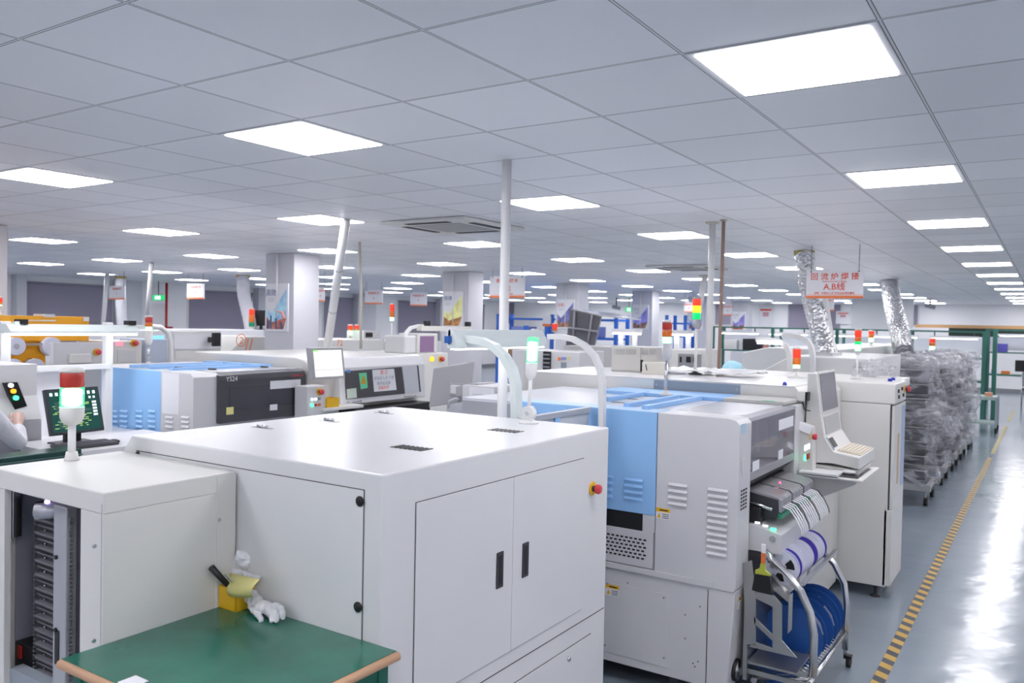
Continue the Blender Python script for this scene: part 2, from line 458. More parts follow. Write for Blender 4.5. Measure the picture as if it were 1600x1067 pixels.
# blinds over the windows of the left wall
def window_left(k, pa, pb, zt=2.62, zb=.95):
    y0, y1 = ynear(pa), ynear(pb)
    w = struct(MB().box(XL, XL + .03, y0 - .05, y1 + .05, zb - .05, zt + .05).build('window_%d' % k, PVC, bevel=.005))
    b = MB().box(XL + .03, XL + .05, y0, y1, zb, zt).build('roller_blind', BLIND, w)
    MB().cyl((XL + .06, y0, zt), (XL + .06, y1, zt), .03, 10).build('blind_roller', BLIND, w)
for k, (a, b) in enumerate(((36, 174), (295, 393), (506, 551), (622, 680), (700, 756))): window_left(k + 1, a, b)
# blinds of the far wall
def window_far(k, pa, pb, t, bt):
    r = rY(YF - .03, pa, t, pb, bt)
    w = struct(MB().box(r[0] - .05, r[1] + .05, YF - .03, YF, r[2] - .05, r[3] + .05).build('window_%d' % k, PVC, bevel=.005))
    MB().box(r[0], r[1], YF - .05, YF - .03, r[2], r[3]).build('roller_blind', BLIND, w)
window_far(6, 1118, 1142, 476, 507); window_far(7, 1232, 1313, 476, 512); window_far(8, 1383, 1434, 477, 508)
window_far(9, 755, 803, 473, 505)
# door far left (grey leaf)
r = rY(YF - .03, 806, 478, 866, 560)

# ------------------------------------------------------------------ ceiling lights
rows = ['over the striped floor tape', 'second from the aisle', 'third from the aisle', 'fourth from the aisle', 'fifth from the aisle',
        'sixth from the aisle', 'seventh from the aisle', 'nearest the blinds']
nth = ['nearest', 'second nearest', 'third nearest', 'fourth nearest', 'fifth nearest', 'sixth nearest', 'seventh nearest', 'eighth nearest', 'ninth nearest', 'tenth nearest', 'eleventh nearest', 'twelfth nearest', 'thirteenth nearest']
PANEL = mat('lit panel diffuser', (.9, .9, .9), .5, emit=(1.0, .975, 1.0), estr=LIGHT_STRENGTH)
FRAMEM = mat('panel light frame', (.78, .78, .82), .35)
proto = None
for j in range(-1, 8):
    cnt = 0
    for i in range(-4, 12):
        if j == 0 and False: pass
        cx, cy = -(0.5 + 4 * j + V0) * GRID, (0.5 + 4 * i + U0) * GRID
        if cx < XL + .5 or cy > YF - .5 or (i < -1 and j > 4): continue
        d = Vector((cx, cy, CEIL - EYE)); dep = d.dot(CF)
        px = 800 + FPX * d.dot(CR) / dep if dep > .3 else -999
        py = 533.5 - FPX * d.dot(CU) / dep if dep > .3 else -999
        vis = -60 < px < 1660 and -40 < py
        lab = 'lit ceiling panel, %s of the row %s' % (nth[cnt], rows[j]) if vis else 'lit square ceiling panel of the near rows'
        if vis: cnt += 1
        if proto is None:
            t = thing('ceiling_light', lab, 'ceiling light', (0, 0, 0), 'square ceiling panel lights')
            MB().box(-.292, .292, -.292, .292, -.003, -.0005).build('frame', FRAMEM, t)
            MB().box(-.268, .268, -.268, .268, -.006, -.0031).build('diffuser', PANEL, t)
            proto = t
        else: t = copy_tree(proto)
        t['label'] = lab
        t.location = (cx, cy, CEIL)

# ------------------------------------------------------------------ floor tapes
y = 3.4
tag(centre(MB().box(-.766, -.700, 3.0, 14.4, .0005, .0016).build('floor_tape', HAZ)), 'black and yellow striped tape along the aisle floor beside the machines', 'floor tape')
FY = mat('worn yellow floor tape', (.44, .38, .17), .5)
tag(centre(MB().box(-.76, -.70, 14.9, 19.5, .0005, .0016).build('floor_tape', FY)), 'plain worn yellow tape line on the floor beyond the striped tape', 'floor tape')
tag(centre(MB().box(-.76, -.70, 20.6, 23.4, .0005, .0016).build('floor_tape', FY)), 'farthest short yellow tape line on the aisle floor', 'floor tape')

# ------------------------------------------------------------------ columns with posters
POSTA = [((.30, .50, .85), (.75, .25, .20), '高效', (.10, .12, .35)), ((.75, .70, .25), (.75, .35, .12), '拼搏', (.10, .12, .35)),
         ((.12, .12, .32), (.55, .28, .20), '创新', (.70, .10, .10)), ((.20, .20, .55), (.45, .25, .20), '务实', (.35, .35, .40)),
         ((.30, .30, .45), (.45, .25, .30), '诚信', (.35, .35, .40)), ((.18, .16, .45), (.70, .20, .10), '合作', (.20, .20, .30))]
cols = [7.70, 11.68, 15.72, 19.65, 23.60, 27.65]
cl = ['nearest', 'second nearest', 'third nearest', 'fourth nearest', 'fifth nearest', 'farthest']
look = ['blue sky and city buildings picture', 'yellow green sunrise picture', 'dark blue and brown handshake picture', 'violet sky and tripod shape picture', 'dim violet picture behind the pipes', 'violet and red mountain picture']
for k, cy in enumerate(cols):
    t = thing('square_column', 'white square column carrying a poster, %s of the row of columns' % cl[k], 'column', (-8.90, cy + .25, 0), 'white columns')
    MB().box(-9.19, -8.61, cy, cy + .46, 0, CEIL - .001).build('shaft', COLM, t, bevel=.01)
    MB().cyl((-8.93, cy - .018, 1.9), (-8.93, cy - .018, CEIL - .01), .012, 8).build('conduit', PVC, t)
    # poster
    c1, c2, tx, tc = POSTA[k]
    p = thing('wall_poster', 'framed poster with %s on the %s white column' % (look[k], cl[k]), 'poster', (-8.91, cy, 1.75), 'column posters')
    x0, x1, z0, z1, yy = -9.15, -8.70, 1.86, 2.50, cy - .018
    if k == 0: z0, z1 = rY(yy, 416, 443, 453, 518)[2:]
    if k > 0: z0, z1 = 1.80, 2.44
    MB().box(x0, x1, cy - .02, cy - .001, z0, z1).build('board', PAPER, p, bevel=.003)
    H, Wd = z1 - z0, x1 - x0
    m1 = vary(mat('poster sky %d' % k, c1, .5), c1, tuple(min(1, a * 1.7 + .05) for a in c1), 9, 2)
    m2 = vary(mat('poster ground %d' % k, c2, .5), c2, tuple(a * .35 for a in c2), 12, 3)
    MB().prism([(x0 + .35 * Wd, z0 + .42 * H), (x1 - .03, z1 - .10 * H), (x1 - .03, z0 + .30 * H), (x0 + .3 * Wd, z0 + .16 * H), (x0 + .02, z0 + .30 * H), (x0 + .02, z0 + .50 * H), (x0 + .26 * Wd, z0 + .36 * H)], 'Y', cy - .0215, cy - .02).build('picture_sky', m1, p)
    MB().prism([(x0 + .02, z0 + .30 * H), (x0 + .3 * Wd, z0 + .16 * H + .02), (x1 - .03, z0 + .30 * H), (x1 - .09, z0 + .05 * H), (x0 + .02, z0 + .05 * H)], 'Y', cy - .022, cy - .0201).build('picture_ground', m2, p)
    if k == 0:
        mb = MB()
        for q, (a, b_) in enumerate(((.10, .14), (.22, .24), (.45, .20), (.70, .10))): mb.box(x0 + a * Wd, x0 + a * Wd + .03, cy - .0235, cy - .022, z0 + .05 * H, z0 + b_ * H + .06)
        mb.build('picture_buildings', mat('poster building', (.04, .12, .25), .5), p)
        MB().tube([(x0 + .55 * Wd, cy - .024, z0 + .42 * H), (x0 + .78 * Wd, cy - .024, z0 + .40 * H), (x0 + .88 * Wd, cy - .024, z0 + .26 * H)], [.010, .018, .024], 8).build('picture_arm', mat('poster arm', (.80, .35, .30), .5), p)
    text(tx, (x0 + .24 * Wd, cy - .0215, z1 - .20 * H), XP, ZP, .105 if k == 0 else .09, mat('poster ink %d' % k, tc, .6), p)
    mb = MB()
    for q in range(3): mb.box(x0 + .1 * Wd, x0 + (.42 - .03 * q) * Wd, cy - .021, cy - .0201, z1 - (.31 + .035 * q) * H, z1 - (.30 + .035 * q) * H)
    mb.build('small_print', mat('pale print', (.45, .47, .58), .6), p)
# near-left column cut by the frame edge
lc = thing('square_column', 'plain grey white column cut by the left picture edge', 'column', (-9.2, 3.97, 0))
MB().box(-9.5, -8.93, 3.72, 4.195, 0, CEIL - .001).build('shaft', COLM, lc, bevel=.01)

# ------------------------------------------------------------------ hanging signs
def hanging_sign(px0, px1, pt, pb, Y, label, lines, red=PRED, stripe=PORG, wire_z=CEIL, group='hanging line signs'):
    r = rY(Y, px0, pt, px1, pb); W, H = r[1] - r[0], r[3] - r[2]
    t = thing('hanging_sign', label, 'sign', ((r[0] + r[1]) / 2, Y, r[2]), group)
    MB().box(r[0], r[1], Y, Y + .012, r[2], r[3]).build('board', PAPER, t)
    MB().box(r[0], r[1], Y - .002, Y, r[2], r[2] + .085 * H).build('stripe', stripe, t)
    MB().box(r[0], r[1], Y - .0015, Y, r[2] + .115 * H, r[2] + .13 * H).build('thin_stripe', stripe, t)
    for a in (.08, .92):
        x = r[0] + a * W
        MB().cyl((x, Y + .006, r[3]), (x, Y + .006, wire_z), .003, 6).build('hanging_wire', DARK, t)
        MB().cyl((x, Y - .002, r[3] - .05 * H), (x, Y, r[3] - .05 * H), .015 * W, 8).build('grommet', DARK, t)
    for s_, cz, hh in lines:
        text(s_, ((r[0] + r[1]) / 2, Y - .001, r[2] + cz * H), XP, ZP, hh * H, red, t, bold=.012)
    return t
hanging_sign(1260, 1349, 422, 466, 9.14, 'large hanging sign with orange lettering reading A.B beside the silver duct', [('回 流 炉 焊 接', .76, .27), ('Reflow furnace welding', .60, .085), ('A.B线', .40, .30), ('温馨：非操作人员 勿动设备请勿靠近', .18, .085)])
hanging_sign(765, 820, 431, 465, 11.2, 'hanging sign with red lettering partly behind the thick white pole', [('表面贴装技术', .76, .20), ('B线', .40, .26), ('非操作人员请勿动设备', .18, .07)])
for px0, px1, pt, pb, Y, lab in ((170, 195, 446, 468, 9.6, 'small hanging sign nearest the left edge, before the big grey blind'), (292, 319, 443, 467, 10.6, 'small hanging sign before the second grey blind, right of the red pipe'),
        (495, 507, 449, 471, 10.9, 'small hanging sign half hidden by the poster column'), (570, 598, 453, 475, 14.2, 'small hanging sign right of the brown conduit'),
        (641, 667, 457, 478, 16.2, 'small hanging sign left of the second poster column'), (1069, 1084, 472, 488, 20.5, 'small orange-striped hanging sign above the tall tower lamp'),
        (1130, 1144, 475, 493, 21, 'small orange-striped hanging sign right of the brown conduit and white pole'), (1281, 1303, 464, 486, 17.0, 'small hanging sign behind the large A.B sign')):
    hanging_sign(px0, px1, pt, pb, Y, lab, [('表面贴装技术', .76, .18), ('A', .42, .2)])

# ------------------------------------------------------------------ ceiling cassettes
def cassette(cx, cy, label):
    t = thing('air_conditioner', label, 'air conditioner', (cx, cy, CEIL - .03), 'ceiling cassette units')
    h = .475
    MB().box(cx - h, cx + h, cy - h, cy + h, CEIL - .03, CEIL - .001).build('fascia', CREAM, t, bevel=.012)
    MB().box(cx - .27, cx + .27, cy - .27, cy + .27, CEIL - .034, CEIL - .0305).build('return_grille', mat('grey grille', (.42, .43, .42), .6), t)
    for dx, dy in ((1, 0), (-1, 0), (0, 1), (0, -1)):
        px, py = cx + dx * .375, cy + dy * .375; a, b = (.035, .24) if dx else (.24, .035)
        MB().box(px - a, px + a, py - b, py + b, CEIL - .034, CEIL - .0305).build('air_slot', SEAM, t)
    MB().box(cx + .36, cx + .42, cy - .43, cy - .36, CEIL - .034, CEIL - .0305).build('display', PVC, t)
cassette(-4.62, 6.02, 'square cassette air conditioner in the ceiling left of the thick white pole')
cassette(-4.6, 11.75, 'farther cassette air conditioner in the ceiling left of the flanged white pole')

# ------------------------------------------------------------------ poles, pipes, ducts
def pipe(name, label, cat, p0, p1, r, m, flange=True, mid=()):
    p0, p1 = Vector(p0), Vector(p1)
    t = thing(name, label, cat, tuple(p0))
    MB().tube([p0, *[Vector(q) for q in mid], p1], r, 16).build('pipe', m, t)
    if flange: MB().cyl((p1.x, p1.y, CEIL - .012), (p1.x, p1.y, CEIL - .001), r * 2.2, 20).build('ceiling_flange', PVCY, t)
    return t
pipe('service_pole', 'thick white service pole rising behind the near cabinet to the ceiling', 'pole', (-2.53, 3.767, 0), (-2.53, 3.767, CEIL), .027, PVC, False)
pipe('service_pole', 'white service pole with a ceiling flange right of the tower lamp', 'pole', (-2.45, 6.81, 1.53), (-2.45, 6.81, CEIL), .027, PVC)
pipe('conduit', 'thin brown conduit next to the flanged white pole', 'conduit', (-2.33, 6.72, 1.545), (-2.31, 6.69, CEIL), .015, BROWN)
pt = pipe('exhaust_pipe', 'leaning white exhaust pipe with joints left of the ceiling cassette', 'pipe', at(511, 545, Y=5.9), (-5.264, 5.299, CEIL), .040, PVC, False)
for q in (.32, .64):
    a, b = at(511, 545, Y=5.9), Vector((-5.264, 5.299, CEIL)); c = a.lerp(b, q); dd = (b - a).normalized() * .004
    MB().cyl(c - dd, c + dd, .0415, 16).build('joint_ring', GREY, pt)
pipe('conduit', 'thin brown conduit hanging right of the leaning white pipe', 'conduit', at(564, 545, Y=6.93), (-6.664, 6.928, CEIL), .016, PVCY, False, [at(564, 460, Y=6.93)])
pipe('exhaust_pipe', 'thin pale pipe rising at the green exit sign on the left', 'pipe', at(229, 500, Y=8.35), (-12.626, 8.2, CEIL), .036, PVC, False)
pipe('exhaust_pipe', 'thin grey pipe in front of the widest grey blind', 'pipe', at(160, 520, Y=9.9), (-17.0, 10.0, CEIL), .045, PVC, False)
pipe('exhaust_pipe', 'slim white pipe leaning above the tall three colour tower lamp', 'pipe', at(1090, 500, Y=13.9), (-5.06, 13.77, CEIL), .05, PVC)
pipe('exhaust_pipe', 'slim white pipe below the large A.B sign', 'pipe', at(1303, 556, Y=9.6), at(1284, 430, Y=9.35), .03, PVC, False)
def duct(label, pts, r, m=FOIL, pitch=.042, amp=.075, dents=.15):
    pts = [Vector(p) for p in pts]; n = 0; path = []
    L = sum((b - a).length for a, b in zip(pts, pts[1:])); N = int(L / pitch * 2)
    # Catmull-Rom through the points
    P = [pts[0] * 2 - pts[1]] + pts + [pts[-1] * 2 - pts[-2]]
    segs = len(pts) - 1
    for k in range(N + 1):
        u = k / N * segs; i = min(int(u), segs - 1); f = u - i; a, b, c, d = P[i:i + 4]
        path.append(.5 * ((2 * b) + (c - a) * f + (2 * a - 5 * b + 4 * c - d) * f * f + (3 * b - a - 3 * c + d) * f ** 3))
    rs = [r * (1 + (amp if k % 2 else -amp) + dents * .3 * noise.noise(path[k] * 6)) for k in range(N + 1)]
    t = thing('flexible_duct', label, 'duct', tuple(pts[0]))
    MB().tube(path, rs, 20).build('corrugated_hose', m, t)
    MB().cyl((pts[-1].x, pts[-1].y, CEIL - .05), (pts[-1].x, pts[-1].y, CEIL - .001), r * 1.08, 20).build('foam_collar', mat('yellow foam', (.55, .45, .14), .9), t)
    return t
duct('thick silver flexible duct behind the large A.B sign, rising from the white oven', [at(1296, 566, Y=8.9), at(1283, 520, Y=9.3), at(1266, 455, Y=9.55), (-2.41, 9.75, CEIL - .01)], .105)
duct('farther silver flexible duct right of the large A.B sign', [at(1412, 549, Y=13.3), at(1406, 520, Y=13.6), at(1394, 470, Y=15), (-2.45, 15.95, CEIL - .01)], .135, pitch=.05)
CLR = add_bump(mat('white flexible hose', (.70, .70, .76), .35), 12, .6, .03)
duct('white flexible duct left of the nearest poster column', [at(394, 528, Y=11.2), at(390, 500, Y=11.2), at(381, 460, Y=11.3), (-14.28, 11.38, CEIL - .01)], .13, CLR, .08, .03)
duct('pale flexible duct beside the small hanging sign at the far left', [at(192, 520, Y=10.9), at(189, 480, Y=10.9), (-18.0, 10.91, CEIL - .01)], .115, CLR, .1, .03)

# exit signs, cameras, red pipe
def exit_sign(px0, px1, pt, pb, Y, X, label):
    if X is None:
        r = rY(Y, px0, pt, px1, pb); t = thing('exit_sign', label, 'exit sign', ((r[0] + r[1]) / 2, Y, r[2]))
        MB().box(r[0], r[1], Y, Y + .04, r[2], r[3]).build('housing', mat('exit green', (.01, .30, .10), .4, emit=(.02, .7, .2), estr=.6), t)
        MB().box(r[0] + .25 * (r[1] - r[0]), r[1] - .25 * (r[1] - r[0]), Y - .004, Y, r[2] + .2 * (r[3] - r[2]), r[3] - .2 * (r[3] - r[2])).build('lit_symbol', mat('exit lit', (.5, 1, .6), .4, emit=(.4, 1, .55), estr=2), t)
        MB().cyl(((r[0] + r[1]) / 2, Y + .02, r[3]), ((r[0] + r[1]) / 2, Y + .02, CEIL), .01, 8).build('hanger', DARK, t)
    return t
exit_sign(238, 255, 461, 469, 12.6, None, 'green lit exit sign on the left beside the red pipe')
exit_sign(977, 988, 480, 487, 24.5, None, 'small green lit exit sign left of the fourth poster column')
t = thing('fire_pipe', 'thin red vertical pipe on the left wall with a red box', 'pipe', (XL + .3, ynear(260), 0))
yy = at(260, 480, X=XL + .3).y
MB().cyl((XL + .3, yy, 0), (XL + .3, yy, CEIL - .002), .032, 12).build('pipe', mat('fire red', (.50, .02, .02), .4), t)
MB().box(XL + .22, XL + .36, yy - .02, yy + .16, 1.30, 1.62).build('red_box', mat('fire dark red', (.35, .01, .02), .4), t)
def camera_thing(px, py, Y, label):
    p = at(px, py, Y=Y); t = thing('security_camera', label, 'camera', tuple(p))
    MB().cyl((p.x, p.y, p.z), (p.x, p.y, CEIL - .001), .02, 8).build('mount', DARK, t)
    MB().cyl(p + Vector((-.12, -.05, .02)), p + Vector((.12, .05, -.04)), .06, 12).build('camera_body', GREY, t)
camera_thing(1453, 478, 26, 'small dark security camera under the ceiling at the far right'); camera_thing(963, 480, 24, 'small dark security camera left of the far exit sign')
# white folding bulkhead with rounded corner, and timber beam at the far end
r = rY(26.0, 1215, 470, 1427, 513)
t = thing('white_shutter_panel', 'white overhead panel with a rounded lower corner before the far wall', 'panel', ((r[0] + r[1]) / 2, 26, r[2]))
x0, x1 = at(1435, 495, Y=26).x, at(1427, 495, Y=26).x
pts = [(x0, CEIL - .002), (x0, r[2])] ; R_ = .16
pts += [(x1 - R_ + R_ * math.sin(a), r[2] + R_ - R_ * math.cos(a)) for a in [math.pi / 2 * k / 6 for k in range(7)]] + [(x1, CEIL - .002)]
x0 = at(1437, 495, Y=26).x
xa = at(1330, 495, Y=26).x
pts = [(xa, CEIL - .002), (xa, r[2])] + pts[2:]
MB().prism(pts, 'Y', 26, 26.1).build('panel', PVC, t)
r = rY(27.5, 1430, 508, 1610, 513)
t = thing('timber_beam', 'long brown timber beam high above the far right bench', 'beam', (r[0], 27.5, r[2]))
MB().box(r[0], 3.2, 27.5, 27.6, r[2], r[3]).build('beam', mat('timber', (.50, .30, .14), .6), t)
MB().box(r[0] + .9, 3.2, 27.52, 27.58, r[2] - .25, r[2]).build('dark_cover', mat('dark green cover', (.02, .035, .03), .5), t)

# ================================================================== THE NEAR LINE OF MACHINES
# ---- large white cabinet in the foreground
FX, FY0, FY1, FZ = -1.60, 1.773, 3.22, 1.455
FXL = at(208.5, 680, Z=FZ).x
FXS, FZS = at(186, 713, Y=FY0).x, at(186, 713, Y=FY0).z
fc = thing('machine_cabinet', 'large white machine cabinet with two doors and a flat glossy top in the foreground', 'machine cabinet', ((FX + FXL) / 2, (FY0 + FY1) / 2, 0))
MB().prism([(FX, .08), (FX, FZ), (FXL, FZ), (FXS, FZS), (FXS, .08)], 'Y', FY0, FY1).build('body', WHITE, fc, bevel=.006)
MB().box(FXS + .05, FX - .05, FY0 + .05, FY1 - .05, 0, .08).build('plinth', DARK, fc)
p0, p1 = at(214, 703.6, Y=FY0), at(569, 767, Y=FY0)
zt = (p0.z + p1.z) / 2
sp = door('Y', FY0, (p0.x, p1.x, .3, zt), fc, WHITE, 'side_panel')
mb = MB()
for q in ((563, 783), (560, 948)):
    c = at(*q, Y=FY0 - .004); mb = MB(); mb.lathe([(.002, 0), (.015, .0), (.016, .004), (.012, .007), (.002, .007)], c, 18, (0, -1, 0)); mb.build('round_latch', BLACK, sp)
c = at(216, 709, Y=FY0 - .004); MB().lathe([(.002, 0), (.010, 0), (.010, .005), (.002, .005)], c, 12, (0, -1, 0)).build('round_latch', BLACK, sp)
def fx(px, py): p = at(px, py, X=FX); return p.y, p.z
ya, zt = fx(650, 786); yb, zt2 = fx(912, 716); ym, _ = fx(802, 746); zb = fx(907, 952)[1]
zt = (zt + zt2) / 2
for (a, b, hp) in ((ya, ym - .001, (779, 890)), (ym + .001, yb, (819, 874))):
    d = door('X', FX, (a, b, zb, zt), fc, WHITE)
    hy, hz = fx(*hp)
    h = MB().box(FX + .002, FX + .0085, hy - .021, hy + .021, hz - .064, hz + .064).build('handle', DARK, d, bevel=.004)
    MB().box(FX + .0075, FX + .0095, hy - .012, hy + .012, hz - .052, hz + .052).build('recess', BLACK, h, bevel=.003)
# lower bay
zs = fx(885, 982)[1]
zs = fx(560 + 1495 / 4, 830 + 500 / 4)[1]
MB().box(FX - .001, FX + .0012, FY0 + .01, FY1 - .012, zs - .002, zs + .001).build('seam', SEAM, fc)
ly, lz = fx(560 + 1450 / 4, 830 + 640 / 4)
ld = door('X', FX, (ly - 1.0, ly, .14, lz), fc, WHITE, 'lower_door')
c = Vector((FX + .004, *fx(887, 1029)))
MB().lathe([(.003, 0), (.011, 0), (.010, .006), (.003, .007)], c, 16, (1, 0, 0)).build('lock', CHROME, ld)
estop((FX, *fx(925, 763)), fc, 'X', .95)
# top: hinges and vents
for q in ((410, 669), (514, 658), (600, 646)):
    c = at(*q, Z=FZ); h = MB().box(c.x - .055, c.x + .055, c.y - .012, c.y + .012, FZ, FZ + .003).build('hinge', CHROME, fc)
    MB().cyl((c.x - .03, c.y, FZ + .008), (c.x + .03, c.y, FZ + .008), .006, 10).build('hinge_pin', CHROME, h)
    mb = MB()
    for k in (-.022, 0, .022): mb.cyl((c.x + k, c.y - .001, FZ + .003), (c.x + k, c.y - .001, FZ + .012), .004, 8)
    mb.build('hinge_screws', STEELG, h)
for q in ((643, 700), (790, 673)):
    c = at(*q, Z=FZ); mb = MB()
    for k in range(7):
        x = c.x + (k - 3) * .021
        mb.obox((x, c.y, FZ + .0008), (.0062, 0, 0), (0, .034, 0), (0, 0, .0012))
    mb.build('vent_slots', BLACK, fc)

# ---- tower lamps
def tower_lamp(name_label, base, tiers, pole_h, r=.03, body_h=.06, pole_r=.012, flange_r=.04, body=CREAM, pole=PVC, cap=None, tier_h=.04, joint=False, group='signal tower lamps', parent=None, lean=(0, 0)):
    bx, by, bz = base
    t = thing('tower_lamp', name_label, 'tower lamp', base, group)
    up = Vector((lean[0], lean[1], 1)).normalized()
    B = Vector(base)
    MB().lathe([(flange_r, 0), (flange_r, .006), (pole_r * 1.6, .014), (pole_r * 1.4, .03)], base, 20).build('base_flange', body if not joint else PVC, t)
    s = B + Vector((0, 0, .012))
    if joint:
        jb = MB().cyl(B + Vector((0, -.016, .045)), B + Vector((0, .016, .045)), .032, 24).build('swivel_joint', PVC, t)
        MB().cyl(B + Vector((0, -.018, .045)), B + Vector((0, -.012, .045)), .010, 16).build('joint_screw', CHROME, jb)
        MB().box(bx - .022, bx + .022, by - .014, by + .014, bz + .006, bz + .045).build('joint_bracket', PVC, t)
        s = B + Vector((0, 0, .06))
    e = s + up * pole_h
    MB().cyl(s, e, pole_r, 14).build('pole', pole, t)
    MB().lathe([(pole_r, 0), (r * .8, .012), (r, .03), (r * 1.02, body_h)], e, 22, up).build('lamp_body', body, t)
    p = e + up * body_h
    for m, hh in reversed([(tt if isinstance(tt, tuple) else (tt, tier_h)) for tt in tiers]):
        ln = MB().lathe([(r * .97, .001), (r, .004), (r, hh - .003), (r * .97, hh)], p, 22, up).build('lens', m, t)
        if m is L_GREEN: MB().lathe([(r * .60, hh * .06), (r * .84, hh * .12), (r * .84, hh * .88), (r * .60, hh * .94)], p, 18, up).build('lamp_core', CORE, ln)
        p = p + up * hh
    MB().lathe([(r, 0), (r, .008), (r * .8, .014), (.002, .016)], p, 22, up).build('cap', cap or body, t)
    return t
LZ = 1.395
c = at(112, 719, Z=LZ)
tower_lamp('large red and lit green tower lamp on the open board loader box', (c.x, c.y, LZ), [(D_RED, .052), (L_GREEN, .068)], .108, r=.0385, body_h=.065, pole_r=.013, flange_r=.024, tier_h=.055, body=CREAM, pole=PVC)
c = at(826, 661, Z=FZ)
tower_lamp('all green lit signal lamp on a swivel joint on the large white cabinet', (c.x, c.y, FZ), [(L_GREEN, .10)], .135, r=.026, body_h=.075, pole_r=.0085, flange_r=.045, body=PVC, joint=True, cap=L_GREEN, lean=(.045, 0))

# ---- loader box, front left
LX1, LY0, LY1 = -2.235, 1.31, 1.760
fl = lambda px, py: at(px, py, Y=LY0)
ox0, ox1 = fl(7, 850).x, fl(126, 850).x
oz = fl(66, 780).z
lo = thing('board_loader', 'off white board loader box with an open dark magazine lift at the left', 'board loader', ((LX1 - .35), (LY0 + LY1) / 2, 0))
LX0 = ox0 - .09
MB().box(LX0, LX1, LY0, LY1, oz, LZ).build('top_cover', CREAM, lo, bevel=.004)
MB().box(LX1 - .012, LX1, LY0, LY1, .08, oz).build('right_side_panel', CREAM, lo, bevel=.002)
MB().box(ox1, LX1 - .012, LY0, LY0 + .02, .08, oz).build('front_frame', CREAM, lo)
MB().box(LX0, ox0, LY0, LY0 + .02, .08, oz).build('front_frame', CREAM, lo)
MB().box(LX0, LX0 + .01, LY0 + .02, LY1, .08, oz).build('left_side_panel', CREAM, lo)
MB().box(LX0 + .01, LX1 - .012, LY1 - .01, LY1, .08, oz).build('back_panel', DARK, lo)
MB().box(LX0, LX1, LY0, LY1, .0, .08).build('base_frame', DARK, lo)
# folded edge strips and screws of the side
yy0 = at(158, 850, X=LX1).y; yy1 = at(338, 850, X=LX1).y
MB().box(LX1, LX1 + .0015, yy0, yy0 + .001, .1, LZ - .03).build('seam', GREY, lo); MB().box(LX1, LX1 + .003, yy1, LY1, .1, LZ - .01).build('edge_strip', CREAM, lo)
screws('X', LX1, [(at(147, 853, X=LX1).y, at(147, 853, X=LX1).z), (at(146, 1001, X=LX1).y, at(146, 1001, X=LX1).z), (at(342, 812, X=LX1).y, at(342, 812, X=LX1).z)], lo, .006)
# interior seen through the opening
iy = LY0 + .05
def li(px, y=None, py=880): return at(px, py, Y=(iy if y is None else y)).x
MB().box(LX0 + .012, LX0 + .016, iy + .02, LY1 - .02, .09, oz).build('rear_channel', mat('shaded zinc', (.42, .43, .52), .4, .3), lo)
MB().box(li(12), li(24), iy - .01, iy + .02, fl(15, 850).z, oz).build('hanger_bracket', CHROME, lo, bevel=.003)
MB().box(li(44), li(54), iy + .05, iy + .2, .09, oz).build('inner_post', STEELG, lo)
po = MB().box(li(93), li(113), iy - .02, iy + .03, .09, oz - .02).build('lift_post', mat('anodised post', (.50, .50, .54), .4, .4), lo, bevel=.004)
MB().box(li(97), li(104), iy - .0225, iy - .019, at(0, 990, Y=iy).z, at(0, 940, Y=iy).z).build('slot', BLACK, po, bevel=.003)
for py in (868, 981): MB().cyl((li(99), iy - .02, at(99, py, Y=iy).z), (li(99), iy - .026, at(99, py, Y=iy).z), .007, 6).build('bolt', BLACK, po)
rk = MB().box(li(54, iy + .03), li(93, iy + .03), iy + .03, iy + .26, .09, oz - .05).build('magazine_rack', DARK, lo)
mb = MB(); m2 = MB()
z = oz - .10; k = 0
while z > .45:
    mb.box(li(56, iy + .015), li(92, iy + .015), iy + .012, iy + .03, z, z + .008)
    mb.box(li(58, iy + .02), li(90, iy + .02), iy + .02, iy + .03, z - .020, z - .015)
    m2.cyl((li(68, iy + .02), iy + .03, z - .03), (li(68, iy + .02), iy + .022, z - .03), .0025, 6); z -= .045
mb.build('rack_shelves', mat('rack shelf', (.16, .16, .18), .4), rk); m2.build('pins', CHROME, rk)
for a in (55, 119):
    mb = MB(); z = .4
    while z < oz - .05:
        mb.box(li(a, iy + .012) - .003, li(a, iy + .012) + .003, iy + (-.01 if a > 100 else .008), iy + (.0 if a > 100 else .016), z, z + .007); z += .013
    mb.build('lift_chain', CHROME if a == 55 else ALU, lo)
MB().box(li(114), li(125), iy + .01, iy + .05, .09, oz).build('chain_guide', DARK, lo)
mc = at(80, 797, Y=iy)
mo = MB().cyl(mc + Vector((-.03, -.03, -.004)), mc + Vector((.035, .03, .004)), .026, 24).build('lift_motor', mat('motor grey', (.5, .5, .55), .3, .6), lo)
MB().cyl(mc + Vector((-.034, -.034, -.004)), mc + Vector((-.03, -.03, -.004)), .017, 20).build('motor_cap', CHROME, mo)
MB().ball(mc + Vector((-.005, -.01, .028)), .008).build('indicator', mat('violet led', (.3, .2, .9), .3, emit=(.5, .35, 1), estr=4), mo)
bb = MB().box(li(14), li(42), iy + .02, iy + .08, .5, at(20, 1007, Y=iy).z).build('switch_box', BLACK, lo, bevel=.003)
MB().box(li(20), li(25), iy + .016, iy + .02, at(22, 1031, Y=iy).z, at(22, 1012, Y=iy).z).build('red_switch', RED, bb)
MB().box(ox0, ox1, LY0 + .02, LY0 + .06, .60, at(60, 1052, Y=iy).z).build('conveyor_rail', STEELG, lo)

